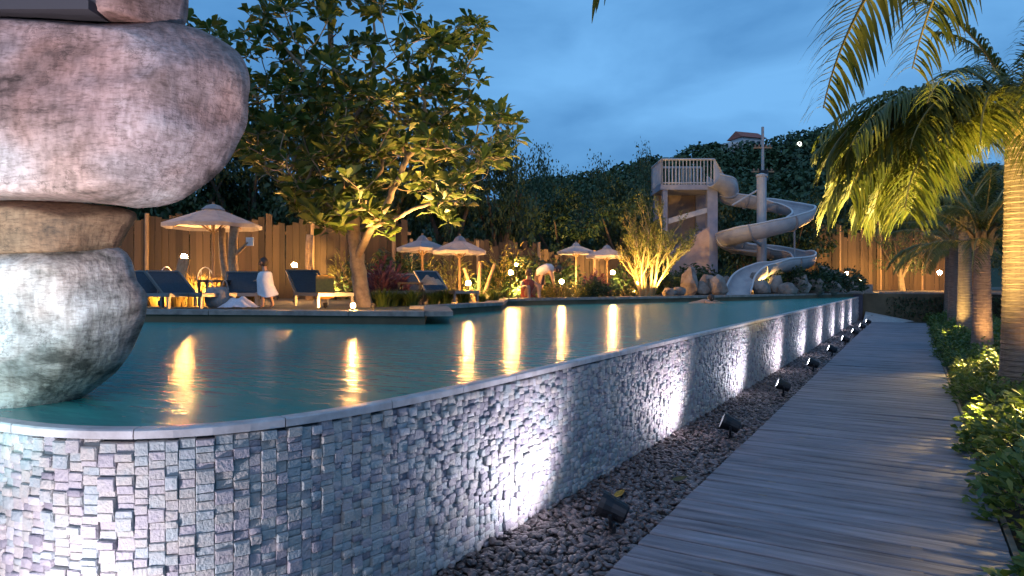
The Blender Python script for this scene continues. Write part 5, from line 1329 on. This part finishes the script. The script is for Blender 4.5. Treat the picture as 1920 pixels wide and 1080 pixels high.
# person bending over in a white shirt
J = [Vector(j) for j in ((0, 0, .72), (.16, 0, .84), (.34, 0, .86), (.44, 0, .86), (.54, 0, .84), (0, .09, .68), (.04, .1, .38), (-.02, .1, .06), (.1, .1, .03), (0, -.09, .68), (.04, -.1, .38), (-.02, -.1, .06), (.1, -.1, .03), (.34, .17, .80), (.38, .2, .56), (.42, .16, .38), (.34, -.17, .80), (.40, -.2, .56), (.44, -.16, .38))]
E = [(0, 1), (1, 2), (2, 3), (3, 4), (0, 5), (5, 6), (6, 7), (7, 8), (0, 9), (9, 10), (10, 11), (11, 12), (2, 13), (13, 14), (14, 15), (2, 16), (16, 17), (17, 18)]
R = [(.13, .15), (.13, .15), (.12, .16), .055, .09, .09, .06, .045, .04, .09, .06, .045, .04, .06, .045, .032, .06, .045, .032]
hand_joints(J, E, R, 15, Vector((.1, 0, -1)), 1, 1); hand_joints(J, E, R, 18, Vector((.1, 0, -1)), 1, -1)
bend = person(1012, 20.0, ZT, YAW - .15, 'person in a white shirt bending over beside the golden bush', J, E, R)
head_parts(bend, (.56, 0, .84), .1, (.04, .025, .02), Vector((.6, 0, -.8)), key='brown')
V = []; F = []
for q, (x, z, r1, r2) in enumerate(((-.08, .76, .14, .16), (.06, .82, .17, .19), (.2, .87, .17, .2), (.34, .88, .15, .2), (.42, .87, .08, .1))):
    for k in range(NS): a = 2 * PI * k / NS; V.append((x, r2 * math.cos(a), z + r1 * math.sin(a)))
for q in range(4):
    for k in range(NS): F.append((q * NS + k, q * NS + (k + 1) % NS, (q + 1) * NS + (k + 1) % NS, (q + 1) * NS + k))
MB().add(V, F).build('shirt', mat('white_cloth', (.62, .56, .55), .9, (.5, .46, .46), scale=9), bend, smooth=True)
MB().lathe([(.165, .42), (.155, .6), (.15, .74), (.12, .78)], 16).build('shorts', mat('dark_cloth', (.05, .03, .03), .9), bend)
# swimmer
J = [Vector(j) for j in ((0, 0, -.12), (.3, 0, -.06), (.45, 0, .0), (.53, 0, .06), (.61, 0, .10), (-.35, .08, -.16), (-.75, .1, -.1), (-.35, -.08, -.16), (-.75, -.1, -.14), (.42, .2, .02), (.62, .34, .04), (.82, .28, .03), (.42, -.2, .0), (.6, -.36, -.02), (.82, -.3, -.02))]
E = [(0, 1), (1, 2), (2, 3), (3, 4), (0, 5), (5, 6), (0, 7), (7, 8), (2, 9), (9, 10), (10, 11), (2, 12), (12, 13), (13, 14)]
R = [(.13, .15), (.13, .16), (.12, .16), .06, .1, .08, .05, .08, .05, .06, .05, .035, .06, .05, .035]
hand_joints(J, E, R, 11, Vector((1, -.2, 0)), 1, 1); hand_joints(J, E, R, 14, Vector((1, .2, 0)), 1, -1)
swim = person(1296, 20.6, ZW + .02, YAW + .05, 'swimmer with bare shoulders low in the pool near the slide', J, E, R)
head_parts(swim, (.62, 0, .12), .1, (.06, .03, .02), key='brown')

# ------------------------------------------------------------------ unseen fill uplights, added to brighten fences, bamboo, grasses and rockery
for (px, d, tpx, tpy, td, pw, lab_) in ((330, 18.6, 330, 440, 20, 170, 'added fill uplight on the plank fence behind the large umbrella'), (520, 18.8, 530, 450, 20, 150, 'added fill uplight on the plank fence behind the lamp post'),
        (630, 18.9, 640, 470, 20, 520, 'added fill uplight on the plank fence behind the broad-leaved tree'), (790, 20.0, 790, 480, 22.5, 700, 'added fill uplight behind the lilac umbrella pair'), (880, 20.2, 880, 480, 24, 700, 'added fill uplight behind the pale stakes'),
        (970, 20.4, 975, 470, 23, 800, 'added fill uplight at the foot of the lit bamboo'), (1075, 24.8, 1090, 490, 27.5, 700, 'added fill uplight behind the first small umbrella'), (1150, 25.2, 1150, 490, 28, 700, 'added fill uplight behind the second small umbrella'),
        (1600, 40.5, 1600, 470, 43.5, 800, 'added fill uplight on the timber fence near the stepped wall'), (1700, 39.5, 1700, 460, 43, 650, 'added fill uplight on the timber fence behind the palms'),
        (400, 13.3, 360, 505, 14.2, 420, 'added fill uplight among the orange grasses'), (300, 13.3, 300, 505, 14.2, 420, 'added fill uplight at the end of the orange grasses'), (1420, 26.4, 1440, 430, 28.5, 420, 'added fill uplight in the rockery below the slide')):
    p_ = G(px, d, ZT); uplight((p_.x, p_.y, ZT), GZ(tpx, tpy, td), pw, (1.0, .56, .16), lab_, 125)

# reddish-purple plants beside the broad-leaved tree and small umbrellas
M_purple = mat('purple_leaf', (.10, .03, .045), .5, (.22, .09, .10), attr='tint', transl=.25)
PUR = bush_mesh('foliage', 260, .3, .75, .3, .06, M_purple, 51, up=1.2); PURS = stems_mesh(8, .2, .6, 52)
for (px, d, s_) in ((712, 14.6, .9), (726, 15.2, 1.0), (738, 14.8, .8), (1104, 22.0, .8), (1122, 22.6, .9)):
    bush(G(px, d, ZT), PUR, PURS, s_, 'reddish-purple leafy plant on the terrace bed', 'purple plants on the terrace', 'purple_plant', cat='plant')
